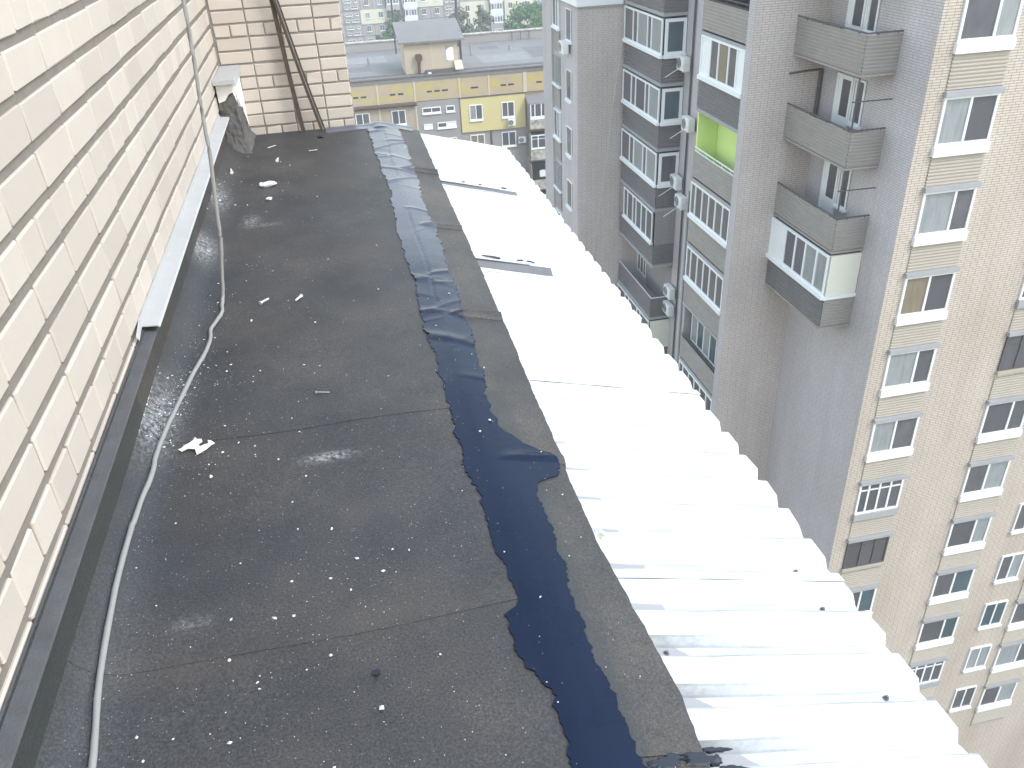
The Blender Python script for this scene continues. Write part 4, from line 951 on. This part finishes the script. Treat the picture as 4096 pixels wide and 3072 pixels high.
# rooftop hut
hx0, hx1, hy0, hy1 = 6.3, 10.95, 77.0, 80.6
hut = MB().box(hx0, hx1, hy0, hy1, -12.57, -10.02).build('rooftop_hut', 'stucco', yel); hut['label'] = 'small stucco rooftop hut with a sloping grey roof'
rf = MB(); rf.prism([(hy0 - 0.35, -10.06), (hy1 + 0.5, -8.95), (hy1 + 0.5, -8.8), (hy0 - 0.35, -9.90)], 'x', hx0 - 0.45, hx1 + 0.6); rf.build('hut_roof', 'roofing', hut)
gp = MB(); gp.prism([(hy0, -10.02), (hy1, -10.02), (hy1, -9.1)], 'x', hx0 + 0.01, hx1 - 0.01); gp.build('gable', 'stucco', hut)
MB().box(8.66, 8.72, hy0 - 0.012, hy0 + 0.01, -12.5, -10.05).build('wall_joint', 'joint', hut)
op = MB().box(9.86, 10.58, hy0 - 0.012, hy0 + 0.02, -11.68, -10.48).build('hatch', 'panel_grey', hut)
oc = [(0.05, 0.1), (0.2, 0.0), (0.62, 0.0), (0.70, 0.1), (0.70, 1.0), (0.62, 1.12), (0.3, 1.05), (0.04, 0.85)]
pc = MB(); pc.prism([(9.87 + x, -11.68 + z) for x, z in oc], 'y', hy0 - 0.03, hy0 - 0.014); pc.build('hatch_cover', 'upvc', op)
ch = MB(); ch.prism([(7.22, -11.0), (7.32, -10.94), (7.66, -10.94), (7.77, -11.02), (7.77, -11.38), (7.60, -11.55), (7.38, -11.55), (7.22, -11.38)], 'y', hy0 - 0.45, hy0 - 0.06); ch.build('flue_box', 'soot', hut)
MB().tube([(7.48, hy0 - 0.25, -11.5), (7.44, hy0 - 0.25, -12.57)], 0.13, 8).build('flue_pipe', 'soot', hut)
MB().prism([(hy0 - 0.9, -12.35), (hy0 + 0.0, -11.75), (hy0 + 0.02, -11.7), (hy0 - 0.9, -12.29)], 'x', 10.55, 11.25).build('leaning_board', 'joint', hut)
MB().box(8.0, 10.5, hy0 - 0.5, hy0 - 0.02, -12.574, -12.3).build('soot_bank', 'roof_edge', hut)
MB().box(hx1 + 0.25, hx1 + 0.42, hy0 + 0.4, hy0 + 0.6, -12.57, -10.1).build('post', 'soot', hut)
o = MB().blob((8.25, hy0 - 0.8, -12.48), 0.18, 0.12, 0.1, 0.25, 2).build('white_rag', 'chalk'); tag(o, 'small white rag lying on the grey roof in front of the hut', 'rag')
def mast(label, x, y, z0, z1, r):
    t = thing('antenna_mast', label, 'antenna', 'antenna masts on the yellow building', (x, y, z0))
    MB().tube([(0, 0, 0), (0.08, 0, z1 - z0)], r, 6).build('pole', 'pipe', t)
    m = MB()
    for i in range(4): m.box(-0.5 + 0.1 * i, 0.5 - 0.1 * i, -0.015, 0.015, z1 - z0 - 0.6 - 0.35 * i, z1 - z0 - 0.57 - 0.35 * i)
    m.build('aerial', 'pipe', t)
mast('tall thin dark antenna mast on the grey roof left of the hut', 6.42, 88.0, -12.57, -4.6, 0.09)
mast('thicker dark antenna mast rising behind the hut roof', 12.85, 89.4, -12.57, -5.2, 0.13)

# ================================================================== FAR PANEL BUILDING
FY = 208.0
far = thing('panel_building', 'long pale panel apartment building far behind the yellow one and the trees', 'building')
M['far_wall'] = plain('far_panel', (0.36, 0.325, 0.30), 0.85, 0.10, 0.25)
M['far_cream'] = plain('far_cream', (0.62, 0.57, 0.44), 0.85, 0.06, 0.3)
M['far_white'] = plain('far_white', (0.66, 0.68, 0.66), 0.8, 0.06, 0.3)
M['far_joint'] = plain('far_joint', (0.19, 0.175, 0.165), 0.9, 0.1, 1)
MB().box(-40, 130, FY + 0.1, FY + 14, -42, -10).build('wall', 'far_wall', far)
b = MB()
for z in [-22.2 - 2.75 * i for i in range(-4, 8)]: b.box(-40, 130, FY + 0.05, FY + 0.11, z - 0.07, z + 0.07)
b.build('panel_joints', 'far_joint', far)
b = MB()
for x in (4.3, 8.25, 11.0, 13.9, 17.6, 21.2, 24.1, 27.0, 30.9, 34.3, 37.6, 41.1, 44.4, 47.9, 51.3, 55.0, 58.6, 62.0): b.box(x - 0.07, x + 0.07, FY + 0.045, FY + 0.105, -42, -10)
b.build('panel_joints', 'far_joint', far)
for (x0, x1, z0, z1, mt) in ((8.1, 14.0, -25.2, -22.2, 'far_cream'), (17.6, 27.0, -22.45, -19.6, 'far_cream'), (17.6, 21.2, -22.4, -20.0, 'far_white'), (30.9, 37.6, -28.0, -22.1, 'far_cream'), (41.3, 48.2, -27.9, -22.2, 'far_cream'), (37.7, 41.2, -22.4, -21.0, 'far_white')):
    MB().box(x0, x1, FY - (0.16 if mt == 'far_white' else 0.1), FY + 0.04, z0, z1).build('insulation_panel', mt, far)
def fw_(x0, x1, z0, z1, cuts=(0.5,), mats=('glass',), d=0.12): glaze(far, 'Q', FY, x0, x1, z0, z1, list(cuts), list(mats), 0.06, 0.10, dep=d)
for r in range(-2, 5):
    z = -24.05 - 2.75 * r
    for x in (-6.0, -2.9, 9.15, 12.1, 21.95, 24.95, 32.05, 35.4, 42.15, 45.4, 48.9, 52.1, 58.0, 61.0):
        fw_(x, x + (1.9 if x == 45.4 else 1.05), z, z + 1.28, (0.33, 0.66) if x == 45.4 else (0.5,), ('glass' if random.random() < 0.8 else 'curtain',))
    for x0 in (4.8, 27.5):                                    # stair and kitchen slots
        fw_(x0, x0 + 1.5, z + 0.8, z + 1.25, (0.5,)); fw_(x0 + 2.25, x0 + 2.85, z + 0.85, z + 1.3, ()); fw_(x0, x0 + 0.65, z - 0.45, z - 0.0, ()); fw_(x0 + 1.3, x0 + 2.8, z - 0.5, z - 0.05, (0.5,))
    for x0, mt in ((18.1, 'far_white'), (14.2, 'far_wall'), (37.9, 'far_white'), (54.5, 'far_wall')):
        bal = MB().box(x0 - 0.2, x0 + 2.85, FY - 1.0, FY + 0.02, z - 1.35, z - 1.2).build('balcony', 'slab', far)
        MB().box(x0 - 0.2, x0 + 2.85, FY - 1.05, FY - 0.95, z - 1.3, z - 0.12).build('parapet', mt if r < 1 else 'panel_grey', bal)
        if mt == 'far_white' or r % 2: glaze(bal, 'Q', FY - 0.93, x0, x0 + 2.7, z, z + 1.42, [0.27, 0.52, 0.76], ['glass', 'curtain', 'glass', 'glass'], 0.14, 0.1, name='window_frame')
        MB().box(x0 - 0.1, x0 + 2.75, FY - 0.8, FY + 0.03, z - 1.15, z + 1.4).build('interior', 'dark_room', bal)

# ================================================================== TREES
def leaf_mat(name, c):
    t = NT(name, 0.7, 0.25); p = t.pos(); n = t.noise(p, 0.5, 3); n2 = t.noise(p, 6, 2)
    k = t.mix(t.ramp(n, [(0.3, 0.0), (0.7, 1.0)]), mul(c, 0.65), mul(c, 1.45)); t.col(t.mix(t.math('MULTIPLY', n2, 0.5), k, mul(c, 1.7))); return t.m
def tree(label, x, y, top, base, rx, mat, dens=1.0, lobes=9):
    t = thing('tree', label, 'tree', 'trees between the panel buildings', (x, y, -42.0))
    hh = top + 42.0; zb = base + 42.0
    m = MB(); pts = [(0, 0, 0), (0.1, 0.05, hh * 0.3), (-0.1, 0, hh * 0.6), (0.05, 0, hh * 0.88)]; m.tube(smooth_pts(pts), [0.42 * (1 - 0.85 * i / 12) for i in range(13)], 8)
    for i in range(9):
        a = i * 2.4; z0 = lerp(zb * 0.85, hh * 0.8, i / 9); l = rx * random.uniform(0.5, 0.85)
        m.tube([(0, 0, z0), (math.cos(a) * l * 0.5, math.sin(a) * l * 0.5, z0 + l * 0.35), (math.cos(a) * l, math.sin(a) * l, z0 + l * 0.8)], [0.14, 0.09, 0.03], 5)
    m.build('trunk', plain('bark', (0.09, 0.075, 0.06), 0.9, 0.3, 3), t)
    L = MB(); cz = (hh + zb) / 2; rz = (hh - zb) / 2
    cl = []
    for i in range(lobes * 10):
        a = random.uniform(0, 6.283); u = random.random() ** 0.45; zz = random.uniform(-1, 1)
        w = math.sqrt(max(0, 1 - zz * zz * 0.92)) * u
        cl.append((math.cos(a) * w * rx * random.uniform(0.8, 1.08), math.sin(a) * w * rx, cz + zz * rz * random.uniform(0.85, 1.03), random.uniform(0.4, 0.85) * rx * 0.36))
    for (cx, cy, c_z, r) in cl:
        for _ in range(int(34 * dens)):
            d = Vector((random.gauss(0, 1), random.gauss(0, 1), random.gauss(0, 0.8))); d = d.normalized() * r * random.random() ** 0.4 * 1.15
            c = Vector((cx, cy, c_z)) + d; s = random.uniform(0.2, 0.42)
            n_ = (d.normalized() + Vector((random.gauss(0, .5), random.gauss(0, .5), random.gauss(0.4, .5)))).normalized(); a1 = n_.orthogonal().normalized(); a2 = n_.cross(a1)
            th = random.uniform(0, 3.14); e1 = a1 * math.cos(th) + a2 * math.sin(th); e2 = n_.cross(e1)
            L.quad(tuple(c - e1 * s), tuple(c + e2 * s * 0.55), tuple(c + e1 * s), tuple(c - e2 * s * 0.55))
    me = bpy.data.meshes.new('crown'); me.from_pydata(L.v, [], L.f); me.update(); me.materials.append(mat); link(me, 'crown', t)
LG = leaf_mat('leaves_green', (0.055, 0.105, 0.035)); LB = leaf_mat('leaves_bright', (0.05, 0.125, 0.035)); LO = leaf_mat('leaves_olive', (0.085, 0.10, 0.06))
tree('broad green tree left of the rooftop hut, behind the antenna mast', 11.8, 168, -19.6, -31.0, 3.1, LG, 1.4)
tree('pale sparse tree top rising above the green tree left of the hut', 13.6, 176, -18.8, -29.0, 1.9, LO, 0.7, 6)
tree('olive grey tree just right of the rooftop hut roof', 25.1, 172, -19.2, -31.0, 3.0, LO, 0.9)
tree('thin olive tree between the hut and the white glazed balconies', 29.7, 172, -19.2, -31.0, 2.6, LO, 0.9, 8)
tree('low olive tree behind the right end of the hut roof', 27.2, 167, -22.6, -32.0, 3.6, LO, 1.2, 9)
tree('bright green bushy tree, the largest near the grey tower', 37.0, 168, -19.0, -31.0, 4.6, LB, 1.5, 13)
tree('dark green tree half hidden by the grey tower edge', 41.8, 172, -18.8, -31.0, 3.4, LB, 1.3)

# ================================================================== HAZE
hm = bpy.data.materials.new('haze'); hm.use_nodes = True; ht = hm.node_tree; ht.nodes.clear()
hv = ht.nodes.new('ShaderNodeVolumePrincipled'); hv.inputs['Color'].default_value = (0.92, 0.93, 0.96, 1); hv.inputs['Density'].default_value = 0.0015; hv.inputs['Anisotropy'].default_value = 0.2
ho = ht.nodes.new('ShaderNodeOutputMaterial'); ht.links.new(hv.outputs[0], ho.inputs['Volume'])
hz_ = MB().box(-1510, 1510, -610, 2410, -43.5, 8.0).build('haze', hm); hz_['kind'] = 'stuff'
